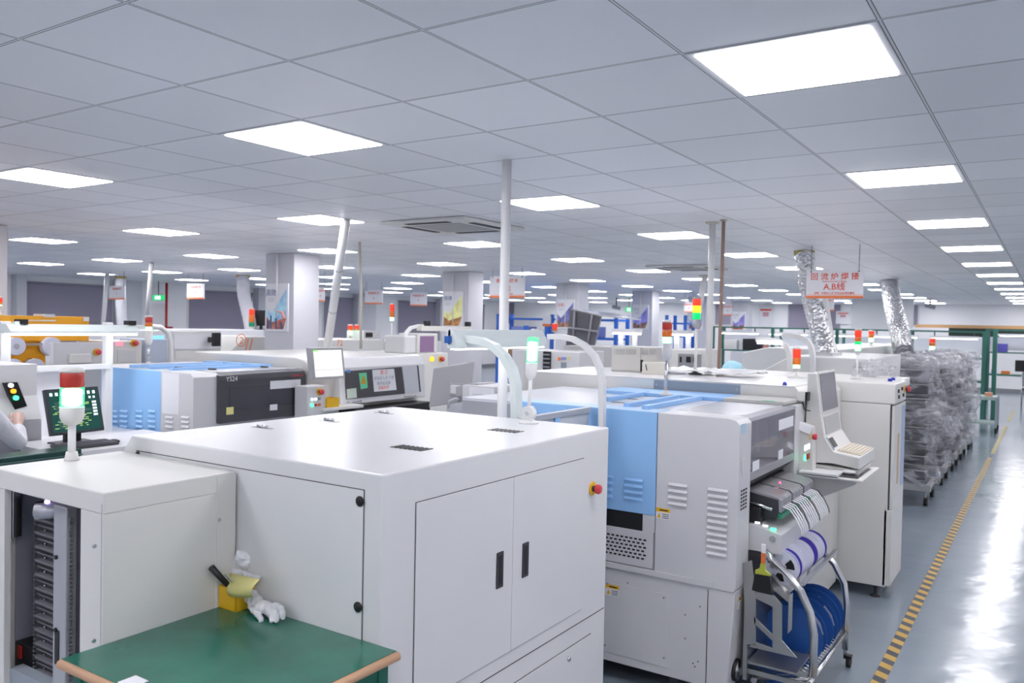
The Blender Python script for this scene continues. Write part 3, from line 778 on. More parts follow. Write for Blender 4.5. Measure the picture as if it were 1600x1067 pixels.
# ---- green workbench
TZ = .962
tfr = at(632, 1012, Z=TZ); tnl = at(97, 1031, Z=TZ)
tx0, tx1, ty0, ty1 = LX1 + .004, tfr.x, tnl.y, FY0 - .006
tb = thing('workbench', 'workbench with a green antistatic top and worn pale edge in the lower left', 'workbench', ((tx0 + tx1) / 2, (ty0 + ty1) / 2, 0))
MB().box(tx0 + .008, tx1 - .008, ty0 + .008, ty1, TZ - .028, TZ - .002).build('table_board', mat('board core', (.45, .33, .22), .6), tb)
MB().box(tx0, tx1 - .004, ty0 + .004, ty1, TZ - .002, TZ).build('antistatic_mat', MATG, tb)
MB().cyl((tx0 - .0, ty0 + .002, TZ - .014), (tx1, ty0 + .002, TZ - .014), .013, 12).build('edge_banding', WOODE, tb)
MB().cyl((tx1, ty0 + .002, TZ - .014), (tx1, ty1, TZ - .014), .013, 12).build('edge_banding', WOODE, tb)
for x in (tx0 + .03, tx1 - .035):
    for y in (ty0 + .05, ty1 - .04): MB().box(x - .02, x + .02, y - .02, y + .02, 0, TZ - .028).build('leg', GREENP, tb, bevel=.003)
MB().box(tx1 - .05, tx1 - .02, ty0 + .07, ty1 - .06, TZ - .09, TZ - .03).build('side_rail', GREENP, tb)
MB().box(tx0 + .05, tx1 - .055, ty0 + .035, ty0 + .06, TZ - .09, TZ - .03).build('front_rail', GREENP, tb)
MB().box(tx1 - .05, tx1 - .02, ty0 + .07, ty1 - .06, .3, .35).build('lower_rail', GREENP, tb)
c = at(208, 1064, Z=TZ)
tag(centre(MB().box(c.x - .02, c.x + .035, c.y - .03, c.y + .02, TZ + .0005, TZ + .003).build('paper_note', PAPER)), 'white paper corner on the near edge of the green bench', 'paper')

# ---- yellow bin with its contents
b0 = at(337, 946, Z=TZ); b1 = at(370, 957, Z=TZ)
by0 = b1.y; bx0 = b0.x; W_ = .10
bx0, bx1 = at(337, 948, Z=TZ).x, at(337, 948, Z=TZ).x + .085
by0 = at(368, 957, Z=TZ).y; by1 = by0 + .10
bx1 = at(368, 957, Z=TZ).x; bx0 = bx1 - .085
bz1 = at(372, 921, X=bx1).z
bz1 = TZ + (bz1 - TZ) if bz1 > TZ + .05 else TZ + .085
bx1 = bx0 + .085
bn = thing('parts_bin', 'small yellow plastic bin on the green bench holding a brush, card and glove', 'bin', ((bx0 + bx1) / 2, (by0 + by1) / 2, TZ))
for nm, a in (('front_wall', (bx0, bx1, by0, by0 + .003)), ('back_wall', (bx0, bx1, by1 - .003, by1)), ('side_wall', (bx0, bx0 + .003, by0, by1)), ('side_wall', (bx1 - .003, bx1, by0, by1))):
    MB().box(*a, TZ + .001, bz1).build(nm, YELLOW, bn, bevel=.001)
MB().box(bx0, bx1, by0, by1, TZ + .0003, TZ + .003).build('bottom', YELLOW, bn)
cx, cy = (bx0 + bx1) / 2, (by0 + by1) / 2
# brush / marker
a, b = Vector((cx + .01, cy, TZ + .02)), at(330, 886, X=LX1 + .022)
br = thing('cleaning_brush', 'black handled brush sticking out of the yellow bin', 'brush', tuple(a))
MB().tube([a, a.lerp(b, .5), b], [.006, .009, .011], 12).build('handle', BLACK, br)
c1 = a.lerp(b, .55) + Vector((.010, 0, .004))
MB().obox(c1 + Vector((.014, 0, .012)), (.005, 0, 0), (0, .004, 0), Vector((b - a).normalized() * .022)).build('printed_tag', mat('checked tag', (.5, .5, .4), .6), br)
# card
cd = thing('yellow_card', 'pale yellow sheet curling over the rim of the yellow bin', 'paper sheet', (cx, by0, bz1))
P_ = [at(360, 897, Y=by0 + .055), at(384, 903, Y=by0 + .04), at(401, 906, Y=by0 + .012), at(409, 915, Y=by0 - .012), at(406, 926, Y=by0 - .02)]
mb = MB(); bm_ = mb.bm; rows_ = []
for i in range(9):
    u = i / 8
    top = at(360 + 46 * u, 895 + 10 * u, Y=by0 + .05 - .075 * u)
    bot = at(358 + 36 * u, 934 + 2 * u - 6 * abs(u - .5), Y=by0 - .004 - .02 * u)
    rows_.append([bm_.verts.new(top.lerp(bot, v) + Vector((0, -.018 * math.sin(math.pi * v), 0))) for v in (0, .25, .5, .75, 1)])
for A, B in zip(rows_, rows_[1:]):
    for k in range(4):
        q = bm_.faces.new([A[k], A[k + 1], B[k + 1], B[k]]); q.smooth = True
o = mb.build('sheet', PYEL, cd); md = o.modifiers.new('s', 'SOLIDIFY'); md.thickness = .0012

# ---- gloves: one continuous cloth mesh each
def glove(label, palm, fingers, cuff, loc, group='white cotton gloves'):
    """palm: list of (centre, radius); fingers: list of polylines with radii; everything merged by a fine remesh"""
    mb = MB()
    for c_, r_, sc in palm: mb.ball(c_, r_, sc, 14, 8)
    for pl, rr in fingers:
        mb.tube(pl, rr, 10); mb.ball(pl[-1], rr[-1] * 1.02, (1, 1, 1), 10, 6)
    for pl, rr in cuff: mb.tube(pl, rr, 16)
    o = mb.build('cotton_glove', FABRIC)
    centre(o)
    md = o.modifiers.new('r', 'REMESH'); md.mode = 'VOXEL'; md.voxel_size = .0022; md.use_smooth_shade = True
    tx = bpy.data.textures.get('cloth') or bpy.data.textures.new('cloth', 'CLOUDS'); tx.noise_scale = .018
    md = o.modifiers.new('d', 'DISPLACE'); md.texture = tx; md.strength = .009; md.mid_level = .5; md.texture_coords = 'GLOBAL'
    md = o.modifiers.new('s', 'SMOOTH'); md.iterations = 2; md.factor = .4
    return tag(o, label, 'glove', group)
def V(px, py, dy=0, z=None, base=None):
    return at(px, py, Y=(base if base is not None else gy) + dy)
gy = by0 - .045
# lying glove: palm at (405,945), fingers towards right and down
gc = at(410, 958, Z=TZ + .012); gy = gc.y
pal = [(at(398, 940, Y=gy + .02), .024, (1.15, .9, .75)), (at(412, 948, Y=gy + .01), .026, (1.2, 1, .75)), (at(424, 951, Y=gy + .01), .022, (1.1, 1, .8))]
fin = []
for (x0, y0, x1, y1, x2, y2, dy) in ((428, 947, 440, 950, 442, 966, .0), (424, 953, 432, 960, 432, 971, -.012), (417, 955, 425, 962, 424, 972, -.02), (402, 950, 405, 962, 408, 971, -.028), (392, 946, 398, 955, 402, 963, -.02)):
    fin.append(([at(x0, y0, Y=gy + .008), at(x1, y1, Y=gy + dy * .6), at(x2, y2 - 2, Y=gy + dy)], [.011, .0095, .008]))
glove('limp white cotton glove lying on the green bench beside the yellow bin', pal, fin,
      [([at(402, 940, Y=gy + .015), at(392, 930, Y=gy + .028), at(384, 938, Y=gy + .03)], [.020, .020, .016])], None)
# glove stuffed upright in the bin
gy = cy + .02
pal = [(at(372, 896, Y=gy), .030, (1.0, .8, 1.0)), (at(382, 876, Y=gy), .027, (1, .8, 1.1)), (at(360, 886, Y=gy), .022, (1.3, .8, .7)), (at(372, 882, Y=gy), .026, (1.1, .7, .9))]
fin = [([at(380, 895, Y=gy), at(392, 901, Y=gy), at(402, 903, Y=gy - .01)], [.010, .009, .008]), ([at(376, 898, Y=gy), at(384, 905, Y=gy), at(388, 912, Y=gy - .01)], [.010, .009, .008]),
       ([at(370, 898, Y=gy), at(374, 910, Y=gy), at(374, 925, Y=gy)], [.010, .009, .008]), ([at(364, 896, Y=gy), at(364, 908, Y=gy), at(366, 922, Y=gy)], [.010, .009, .008]), ([at(360, 890, Y=gy), at(354, 898, Y=gy), at(356, 908, Y=gy)], [.010, .009, .007])]
glove('crumpled white cotton glove standing out of the yellow bin', pal, fin, [([at(376, 882, Y=gy), at(380, 872, Y=gy), at(383, 865, Y=gy)], [.024, .028, .027])], None)

# ---- lit inspection conveyor between the cabinet and the mounter, two arched lamp arms
ic = thing('inspection_conveyor', 'inspection conveyor with two white arched arms holding a lamp bar behind the large cabinet', 'conveyor', (-2.1, 3.58, 0))
A1 = (-2.14, 3.30); A2 = (-1.99, 3.90)
def arch(Y, leg, top, end, curve, m, w=.022, d=.012, zlo=.0):
    """leg px x positions sampled down, arm pixels"""
    pts = [at(px, py, Y=Y) for px, py in curve]
    pts = [Vector((pts[0].x, Y, zlo))] + pts
    return MB().strip(pts, (0, w, 0), (d, 0, 0)).build('arched_arm', m, ic, bevel=.003)
PALEG = mat('pale arch paint', (.74, .80, .80), .35)
arch(3.30, None, None, None, [(808, 700), (807, 640), (806, 600), (800, 577), (789, 558), (774, 543), (756, 534), (735, 530), (708, 529)], PALEG, .028, .018)
arch(3.90, None, None, None, [(939, 905), (941, 700), (941, 600), (938, 577), (929, 556), (914, 540), (896, 530), (878, 526), (857, 526)], PVC, .020, .015, zlo=at(938, 911, Y=3.9).z)
MB().box(-2.16, -2.13, 3.70, 3.92, .84, .90).build('arm_bracket', LGREY, ic); MB().box(-2.13, -2.0, 3.88, 3.92, .84, .90).build('arm_bracket', LGREY, ic)
a, b = at(706, 541, Y=3.24), at(884, 536, Y=4.0)
xm_ = (a.x + at(857, 530, Y=3.9).x) / 2
x_ = a.x
lb = MB().prism([(x_ + .005, 1.862), (x_ + .03, 1.862), (x_ + .06, 1.82), (x_ + .065, 1.77), (x_ + .0, 1.77)], 'Y', 3.20, 4.05).build('lamp_bar', PALEG, ic, bevel=.003)
MB().box(x_ + .008, x_ + .058, 3.22, 4.03, 1.762, 1.7695).build('lamp_tube', E_WHITE, lb)
for y in (3.21, 4.0): MB().box(x_ - .004, x_ + .02, y - .01, y + .03, 1.79, 1.87).build('end_clip', PVC, lb)
cl_ = at(702, 541, Y=3.2)
MB().box(cl_.x - .012, cl_.x + .014, 3.175, 3.20, 1.795, 1.83).build('blue_clip', mat('blue clip', (.03, .12, .42), .4), lb)
# hood of the conveyor: grey rail and frosted panels
hx = at(876, 646, Y=3.6).x; hz0 = at(876, 652, Y=3.6).z; hz1 = at(876, 643.5, Y=3.6).z
MB().box(hx - .03, hx, 3.24, 3.93, hz0, hz1).build('hood_rail', mat('grey rail', (.50, .51, .54), .35, .3), ic, bevel=.002)
for y0, y1 in ((3.24, 3.555), (3.605, 3.93)): MB().box(hx - .02, hx - .014, y0, y1, .95, hz0).build('hood_panel', ACRYL, ic)
MB().box(hx - .03, hx - .004, 3.556, 3.604, .95, hz0).build('hood_post', BLUE, ic)
MB().box(-2.7, -2.13, 3.25, 3.70, .80, .95).build('conveyor_bed', LGREY, ic, bevel=.004)
for x in (-2.65, -2.18):
    for y in (3.3, 3.64): MB().box(x - .025, x + .025, y - .025, y + .025, 0, .80).build('leg', LGREY, ic)

# ---- the mounter: grey and sky blue pick-and-place machine
MX, MY0, MY1, MZ = -1.257, 3.95, 5.18, 1.453
m1 = thing('pick_and_place_machine', 'large grey and sky blue machine with louvres and a feeder bank, right foreground', 'machine', (-2.1, 4.57, 0))
fy = lambda px, py: at(px, py, Y=MY0)
gx = fy(1026, 730).x
bot = .94
# shell pieces
MB().prism([(gx, .60), (gx, MZ), (MX - .06, MZ), (MX - .02, MZ - .008), (MX, MZ - .03), (MX, .62), (MX - .01, .60)], 'Y', MY0, MY0 + .19).build('end_panel', LGREY, m1, bevel=.004)
MB().box(-2.95, gx, MY0 + .012, MY1, .10, MZ - .02).build('core', GREY, m1)
MB().box(gx, MX - .30, MY0 + .19, MY1, .10, MZ - .02).build('core', DARK, m1)
MB().box(MX - .36, MX, 4.99, MY1, .62, MZ - .01).build('far_end_panel', LGREY, m1, bevel=.004)
# hood over the window, smoked front, slanted vented chin
MB().prism([(gx + .02, MZ - .03), (gx + .02, MZ), (MX - .05, MZ), (MX - .012, MZ - .012), (MX - .012, MZ - .03)], 'Y', MY0 + .192, 4.988).build('top_hood', mat('satin hood', (.56, .56, .60), .25, .35), m1)
wn_ = MB().box(MX - .012, MX - .004, MY0 + .195, 4.985, 1.165, MZ - .03).build('smoked_window', GLASSP, m1)
rr = rX(MX, 1218, 653, 1240, 669); plateX(MB(), MX - .004, (rr[0], rr[1], rr[2], rr[3]), .002).build('notice', PAPER, wn_)
rr = rX(MX, 1217, 703, 1224, 717); plateX(MB(), MX - .004, rr, .002).build('small_label', PAPER, wn_)
rr = rX(MX, 1177, 720, 1187, 735); plateX(MB(), MX - .004, rr, .002).build('small_label', PAPER, wn_)
# reels and white bottles glimpsed inside
for px in (1184, 1198, 1226):
    p = at(px, 700, X=MX - .12)
    MB().tube([(MX - .13, p.y, 1.20), (MX - .12, p.y + .01, 1.30), (MX - .13, p.y + .005, 1.40)], [.022, .014, .009], 10).build('nozzle_tube', PAPER, m1)
MB().tube([(MX - .10, 4.36, 1.18), (MX - .08, 4.37, 1.26), (MX - .09, 4.35, 1.36), (MX - .10, 4.36, 1.42)], .022, 10).build('cable_chain', PAPER, m1)
MB().box(MX - .26, MX - .24, 4.16, 4.97, 1.18, 1.26).build('inner_beam', LGREY, m1)
MB().prism([(MX - .02, 1.165), (MX, 1.165), (MX, 1.125), (MX - .10, 1.03), (MX - .12, 1.03)], 'Y', MY0 + .192, 4.988).build('vented_chin', mat('chin grey', (.33, .33, .36), .4), m1)
mb = MB()
for i in range(4):
    u = (i + .6) / 4.6; x = MX - .10 * u; z = 1.125 - .095 * u
    for k in range(26): y = 4.17 + k * .0315 + (.012 if i % 2 else 0); mb.obox((x + .0006, y, z), (.0005, 0, -.0005), (0, .009, 0), (.006, 0, .0057))
mb.build('vent_holes', BLACK, m1)
mb = MB(); mb.tube([(MX + .0, 4.50, 1.035), (MX + .035, 4.50, 1.035), (MX + .035, 4.60, 1.035), (MX, 4.60, 1.035)], .006, 8); mb.build('grab_handle', CHROME, m1)
# -Y face fittings
bx_ = fy(943, 700).x
MB().box(-2.55, gx - .004, MY0 - .002, MY0 + .012, fy(985, 800).z, MZ).build('blue_side_cover', BLUE, m1, bevel=.003)
mb = MB().box(-2.50, gx - .01, MY0 + .004, MY0 + .0115, .90, .94)
z0_, z1_ = fy(980, 826).z, fy(985, 800).z
MB().box(-2.50, fy(1004, 810).x, MY0 + .004, MY0 + .0118, z0_, z1_).build('dark_opening', BLACK, m1)
MB().box(-2.55, gx - .012, MY0 + .002, MY0 + .012, fy(985, 883).z, z0_).build('lower_vent_panel', LGREY, m1, bevel=.002)
MB().box(fy(1004, 810).x, gx - .004, MY0 + .002, MY0 + .012, z0_, z1_).build('panel_tab', LGREY, m1)
mb = MB(); r_ = rY(MY0, 944, 836, 1008, 871)
nr = 6
for i in range(nr):
    for k in range(9):
        w = (r_[1] - r_[0]) / 9; x = r_[0] + k * w + (w * .4 if i % 2 else 0); z = r_[2] + (i + .3) * (r_[3] - r_[2]) / nr
        mb.box(x + .004, x + w * .78, MY0 + .0012, MY0 + .003, z, z + .009)
mb.build('grille_slots', BLACK, m1)
louvres('Y', MY0 - .002, rY(MY0, 976, 744, 1005, 783), 4, m1, BLUE)
louvres('Y', MY0 - .002, rY(MY0, 944, 738, 958, 779), 4, m1, BLUE)
louvres('Y', MY0, rY(MY0, 1044, 752, 1074, 792), 4, m1, LGREY)
louvres('Y', MY0, rY(MY0, 1105, 760, 1137, 870), 11, m1, LGREY)
warning_label('Y', MY0, rY(MY0, 1025, 794, 1047, 811), m1)
# lower plinth
lx = fy(1147, 930).x
lp = MB().prism([(-2.95, .10), (-2.95, .60), (MX - .004, .60), (MX - .035, .10)], 'Y', MY0 + .006, MY1).build('lower_body', LGREY, m1, bevel=.004)
MB().box(-2.95, fy(1113, 905).x, MY0 - .006, MY0 + .006, fy(1030, 896).z - .02, fy(1030, 893).z).build('trim_lip', LGREY, m1, bevel=.002)
xs = fy(1104, 1000).x
MB().box(xs - .0025, xs + .0015, MY0 + .0045, MY0 + .0062, .11, .59).build('seam', SEAM, m1)
MB().box(-2.9, MX - .02, MY0 + .0045, MY0 + .0062, .603, .606).build('seam', SEAM, m1)
rp = rY(MY0 + .006, 942, 915, 1044, 1030)
MB().box(rp[0], rp[1], MY0 + .003, MY0 + .006, fy(990, 1030).z, fy(990, 918).z).build('access_plate', LGREY, m1, bevel=.001)
screws('Y', MY0 + .003, [(fy(x, y).x, fy(x, y).z) for x, y in ((949, 912), (1037, 934), (1037, 1028), (945, 1008))], m1, .006, STEELG)
mb = MB()
for x, y in ((980, 911), (1070, 961), (1093, 948), (1070, 998), (1082, 1037), (1090, 1034), (1085, 1042)): c = fy(x, y); mb.cyl((c.x, MY0 + .0065, c.z), (c.x, MY0 + .004, c.z), .0035, 8)
mb.build('bolt_holes', SEAM, m1)
warning_label('Y', MY0 + .003, rY(MY0, 946, 914, 967, 931), m1)
mb = MB()
for x in (-2.8, -1.6, -1.33):
    for y in (4.05, 5.05): mb.cyl((x, y, 0), (x, y, .1), .03, 12)
mb.build('levelling_feet', DARK, m1)
# +X strip beside the window
rr = rX(MX, 1158, 662, 1165, 677); plateX(MB(), MX, rr, .0015).build('blue_sticker', mat('pale blue sticker', (.45, .62, .78), .5), m1)
rr = rX(MX, 1159, 716, 1163, 741); plateX(MB(), MX, (rr[0], rr[0] + .03, rr[2], rr[3]), .008).build('side_handle', LGREY, m1, bevel=.003)
mb = MB(); yv = at(1164, 780, X=MX).y; zv = at(1164, 780, X=MX).z
for i in range(6):
    for k in range(3): mb.box(MX, MX + .001, MY0 + .04 + k * .035, MY0 + .065 + k * .035, zv - .045 + i * .018, zv - .035 + i * .018)
mb.build('side_vent', SEAM, m1)
# roof: sky blue frame bars over grey covers
MB().box(-2.95, -1.66, MY0 + .01, MY1, MZ - .021, MZ - .004).build('roof_plate', mat('roof grey', (.60, .61, .66), .28), m1)
MB().box(-2.56, gx, MY0, MY0 + .16, MZ - .004, MZ + .002).build('roof_front_trim', mat('pale blue trim', (.48, .66, .90), .35), m1)
ff = lambda q: at(*q, Z=MZ + .02)
for a, b, w in (((1007, 634), (1094, 619), .018), ((985, 631), (1053, 617), .018), ((951, 621), (1008, 611.5), .018)):
    A, B = ff(a), ff(b); x = (A.x + B.x) / 2
    MB().box(x - w, x + w, A.y, B.y, MZ - .004, MZ + .022).build('blue_rail', BLUET, m1, bevel=.002)
bk = ff((1094, 619)).y
MB().box(-2.5, at(1137, 620, Z=MZ + .02).x, bk, MY1, MZ - .004, MZ + .018).build('blue_rear_rail', BLUET, m1, bevel=.002)
MB().box(at(1137, 620, Z=MZ + .02).x + .002, MX - .03, bk, MY1, MZ + .0005, MZ + .018).build('grey_rear_rail', mat('rail grey', (.52, .52, .50), .4), m1)
c = at(1199, 627, Z=MZ + .018); MB().box(c.x - .035, c.x + .035, bk - .001, bk + .03, MZ + .0185, MZ + .0195).build('green_tape', mat('green tape', (.05, .48, .22), .5), m1)
for q in ((1025, 635), (1084, 624), (1108, 624.5)):
    c = at(*q, Z=MZ); MB().box(c.x - .03, c.x + .03, c.y - .02, c.y + .02, MZ + .0005, MZ + .012).build('hinge', DARK, m1, bevel=.002)
for a, b in (((956, 627), (976, 630)), ((968, 621), (990, 624))):
    A, B = at(*a, Z=MZ), at(*b, Z=MZ); MB().box(A.x, B.x, A.y - .02, A.y + .02, MZ - .0038, MZ - .003).build('roof_slot', BLACK, m1)
# feeder bank
fb = MB().prism([(MX - .30, .90), (MX - .30, 1.03), (MX - .05, 1.045), (MX + .108, 1.02), (MX + .112, .93), (MX + .02, .91)], 'Y', 4.26, 4.95).build('feeder_bank', DARK, m1, bevel=.002)
mb = MB(); m2_ = MB()
for k in range(20):
    y = 4.27 + k * .034
    if k in (6, 13): continue
    mb.prism([(MX - .10, 1.052), (MX - .05, 1.056), (MX + .105, 1.032), (MX + .122, 1.018), (MX + .124, .955), (MX + .112, .955), (MX + .108, 1.018), (MX - .05, 1.045)], 'Y', y, y + .022)
mb.build('feeder_lids', mat('feeder grey', (.38, .38, .41), .35, .3), m1)
MB().box(MX + .105, MX + .128, 4.265, 4.95, .925, .950).build('green_strip', mat('feeder green', (.02, .28, .16), .4), m1)
MB().box(MX - .28, MX + .04, 4.19, 4.25, .90, .98).build('feeder_clamp', BLACK, m1, bevel=.006)
MB().cyl((MX - .05, 4.225, 1.005), (MX + .09, 4.225, .975), .008, 10).build('lever', CHROME, m1)
MB().box(MX - .10, MX - .05, 4.21, 4.96, 1.0, 1.06).build('nozzle_station', BLACK, m1)
c = at(1218, 781, X=MX + .05); MB().ball((MX + .05, c.y, 1.066), .006).build('red_led', mat('red led', (.8, .02, .05), .3, emit=(1, .05, .15), estr=4), m1)
pl = MB().prism([(MX - .28, .86), (MX - .28, .90), (MX + .02, .90), (MX + .155, .865), (MX + .155, .765), (MX - .05, .765)], 'Y', 4.17, 4.90).build('feeder_carriage', LGREY, m1, bevel=.003)
MB().cyl((MX + .11, 4.165, .84), (MX + .11, 4.17, .84), .016, 14).build('pivot', CHROME, pl)
for k, m_ in enumerate((W_LED, W_LED, G_LED)): MB().box(MX + .02 + k * .04, MX + .045 + k * .04, 4.165, 4.175, .905 - .01 * k, .915 - .01 * k).build('indicator', m_, pl)
fc_ = at(1157, 1036, X=MX - .03)
fn_ = MB().cyl((MX - .03, 4.06, fc_.z), (MX - .012, 4.06, fc_.z), .055, 24).build('fan_ring', BLACK, m1)
mb = MB()
for k in range(5): mb.tube([(MX - .010, 4.06 + (.010 + .009 * k) * math.cos(a_ * .393), fc_.z + (.010 + .009 * k) * math.sin(a_ * .393)) for a_ in range(17)], .0014, 5)
mb.build('fan_grille', CHROME, fn_)
warning_label('X', MX - .008, (4.02, 4.06, .50, .56), m1)

# ---- reel trolley
TX = -.925
ct = thing('reel_trolley', 'tubular steel reel trolley docked in front of the grey and blue machine', 'trolley', (-1.05, 4.5, 0))
def hoop(Y, dx):
    pts = [(TX + dx, .10), (TX + dx, .36), (TX - .015 + dx, .47), (TX - .07 + dx, .57), (TX - .16 + dx, .65), (TX - .25 + dx, .695), (TX - .33 + dx, .70), (TX - .33 + dx, .62)]
    return MB().tube([(x, Y, z) for x, z in pts], .018, 12).build('hoop', CHROME, ct)
hoop(4.89, 0)
pts = [(TX, .10), (TX, .42), (TX - .02, .52), (TX - .07, .62), (TX - .14, .69), (TX - .21, .745), (TX - .25, .78)]
MB().tube([(x, 4.13, z) for x, z in pts], .019, 12).build('hoop', CHROME, ct)
MB().tube([(TX, 4.06, .20), (TX, 4.93, .20)], .013, 10).build('lower_rail', CHROME, ct)
MB().tube([(TX - .28, 4.10, .13), (TX - .28, 4.92, .13)], .013, 10).build('inner_rail', ALU, ct)
for Y in (4.12, 4.89): MB().tube([(TX, Y, .20), (TX - .28, Y, .14)], .010, 8).build('cross_rail', ALU, ct)
mb = MB()
for k in range(20):
    y = 4.14 + k * .039; mb.tube([(TX, y, .205), (TX - .08, y + .01, .235), (TX - .13, y, .17), (TX - .28, y, .14)], .0022, 6)
mb.build('wire_grid', CHROME, ct)
for Y in (4.13, 4.89):
    for x in (TX, TX - .28):
        cs = MB().cyl((x, Y, .06), (x, Y, .13), .009, 8).build('caster', ALU, ct)
        MB().cyl((x + .008, Y + .012, .032), (x + .030, Y + .012, .032), .032, 18).build('wheel', RUB, cs)
        MB().box(x - .006, x + .036, Y - .012, Y + .03, .05, .068).build('fork', BLACK, cs)
# bent bracket plates on the near side
pb = [(1188, 922), (1226, 944), (1234, 950), (1234, 990), (1258, 1010), (1247, 1030), (1170, 1012), (1164, 930), (1172, 880), (1183, 880)]
wp = lambda q, Y: (at(*q, Y=Y).x, at(*q, Y=Y).z)
mb = MB()
mb.prism([wp(q, 4.05) for q in ((1160, 880), (1175, 875), (1181, 930), (1181, 1008), (1166, 1006))], 'Y', 4.048, 4.052)
mb.prism([wp(q, 4.05) for q in ((1181, 925), (1210, 930), (1222, 944), (1222, 1000), (1246, 1028), (1170, 1010), (1181, 1003), (1207, 1012), (1207, 948), (1181, 935))], 'Y', 4.048, 4.052)
mb.prism([wp(q, 4.05) for q in ((1178, 962), (1208, 992), (1208, 1002), (1178, 974))], 'Y', 4.048, 4.052)
mb.build('side_plate', STAIN, ct, bevel=.001)
a, b = wp((1232, 932), 4.05), wp((1232, 990), 4.05)
MB().box(a[0], a[0] + .003, 4.052, 4.12, b[1], a[1]).build('plate_flange', STAIN, ct)
MB().prism([wp((1207, 897), 4.10), wp((1234, 930), 4.10), wp((1234, 940), 4.10), wp((1204, 915), 4.10)], 'Y', 4.08, 4.12).build('plate_flange', STAIN, ct)
a, b = wp((1170, 1012), 4.05), wp((1247, 1031), 4.05)
MB().box(a[0], b[0], 4.03, 4.30, .245, .25).build('lower_tray', STAIN, ct)
for z in (.16, .21): MB().box(MX + .03, TX - .02, 4.10, 4.11, z, z + .025).build('slat_plate', STAIN, ct)
MB().box(MX + .01, MX + .03, 4.06, 4.9, .14, .60).build('back_post', STAIN, ct)
MB().tube([(-1.20, 4.86, .14), (-1.08, 4.86, .74)], .008, 8).build('strut', ALU, ct)
MB().box(-1.15, -1.13, 4.14, 4.90, .70, .715).build('reel_shelf', ALU, ct); MB().box(-1.0, -.98, 4.14, 4.90, .64, .655).build('reel_shelf', ALU, ct)
# reels
def reel(label, c, r, w, m_flange, m_tape, group):
    t = thing('component_reel', label, 'reel', tuple(c), group)
    c = Vector(c)
    for s_ in (-1, 1):
        MB().cyl(c + Vector((0, s_ * w / 2 - .001, 0)), c + Vector((0, s_ * w / 2 + .001, 0)), r, 36).build('flange', m_flange, t)
    MB().cyl(c + Vector((0, -w / 2 + .001, 0)), c + Vector((0, w / 2 - .001, 0)), r * .93, 36).build('tape_roll', m_tape, t)
    return t
cn = at(1221, 886, Y=4.22)
nn = 0
for k in range(15):
    y = 4.22 + k * .036
    vio = k in (0, 1, 8, 9, 14)
    cx_ = cn.x + .02 * (k / 16); cz_ = cn.z - .0 * k
    t = reel('violet edged white component reel, %s from the near end of the top reel row' % ['first', 'second', '', '', '', '', '', '', 'ninth', 'tenth', '', '', '', '', 'fifteenth'][k] if vio else 'plain white component reel packed in the top row of the trolley',
             (cx_, y, cz_), .089, .026, REELP if vio and k else REELW, REELP if vio else TAPEW, 'top row reels')
    if k == 0:
        for a_ in (0, 2.1, 4.2): MB().prism([(cx_ + .03 * math.cos(a_ + u) , cz_ + .03 * math.sin(a_ + u)) for u in (0, .4, .8)] + [(cx_ + .07 * math.cos(a_ + u), cz_ + .07 * math.sin(a_ + u)) for u in (.8, .4, 0)], 'Y', y - .0150, y - .0142).build('flange_window', BLACK, t)
        MB().cyl((cx_, y - .016, cz_), (cx_, y - .0142, cz_), .012, 14).build('hub', BLACK, t)
for k in range(17):   # carrier tapes rising to the feeders
    y = 4.29 + k * .038
    tag(MB().strip([(MX + .126, y, .985), (MX + .165, y - .01, .975), (MX + .20, y - .02, .935), (MX + .225, y - .02, .885), (MX + .23, y - .02, .86)], (0, .0085, 0), (.0006, 0, 0)).build('carrier_tape', TAPEW if k % 6 != 4 else DARK),
        'white or dark carrier tape running from the top reels up into the feeder bank', 'carrier tape', 'carrier tapes')
for k, (dy, dx, dz) in enumerate(((0, 0, 0), (.07, .005, .01), (.20, .01, .0), (.30, .012, -.01), (.37, .014, 0), (.44, .015, .005))):
    y = 4.40 + dy
    t = reel('large blue reel, %s in the lower rack of the trolley' % ['nearest', 'second nearest', 'third nearest', 'fourth nearest', 'fifth nearest', 'farthest'][k], (-1.10 + dx, y, .285 + dz), .160, .014, REELB, REELB, 'large blue reels')
    if k in (1, 3):
        MB().prism([(-1.10 + dx + r_ * math.cos(a_), .285 + dz + r_ * math.sin(a_)) for r_, a_ in ((.07, .9), (.07, .5), (.07, .1), (.145, .1), (.145, .5), (.145, .9))], 'Y', y - .010, y - .0085).build('grey_label', mat('grey label', (.45, .47, .55), .5), t)
    if k in (4, 1): MB().box(-1.07 + dx, -1.05 + dx, y - .011, y - .0085, .33, .41).build('green_label', TEALG, t)
t = reel('blue reel lying lowest in the trolley behind the slats', (-1.13, 4.25, .17), .10, .014, REELB, REELB, 'large blue reels')
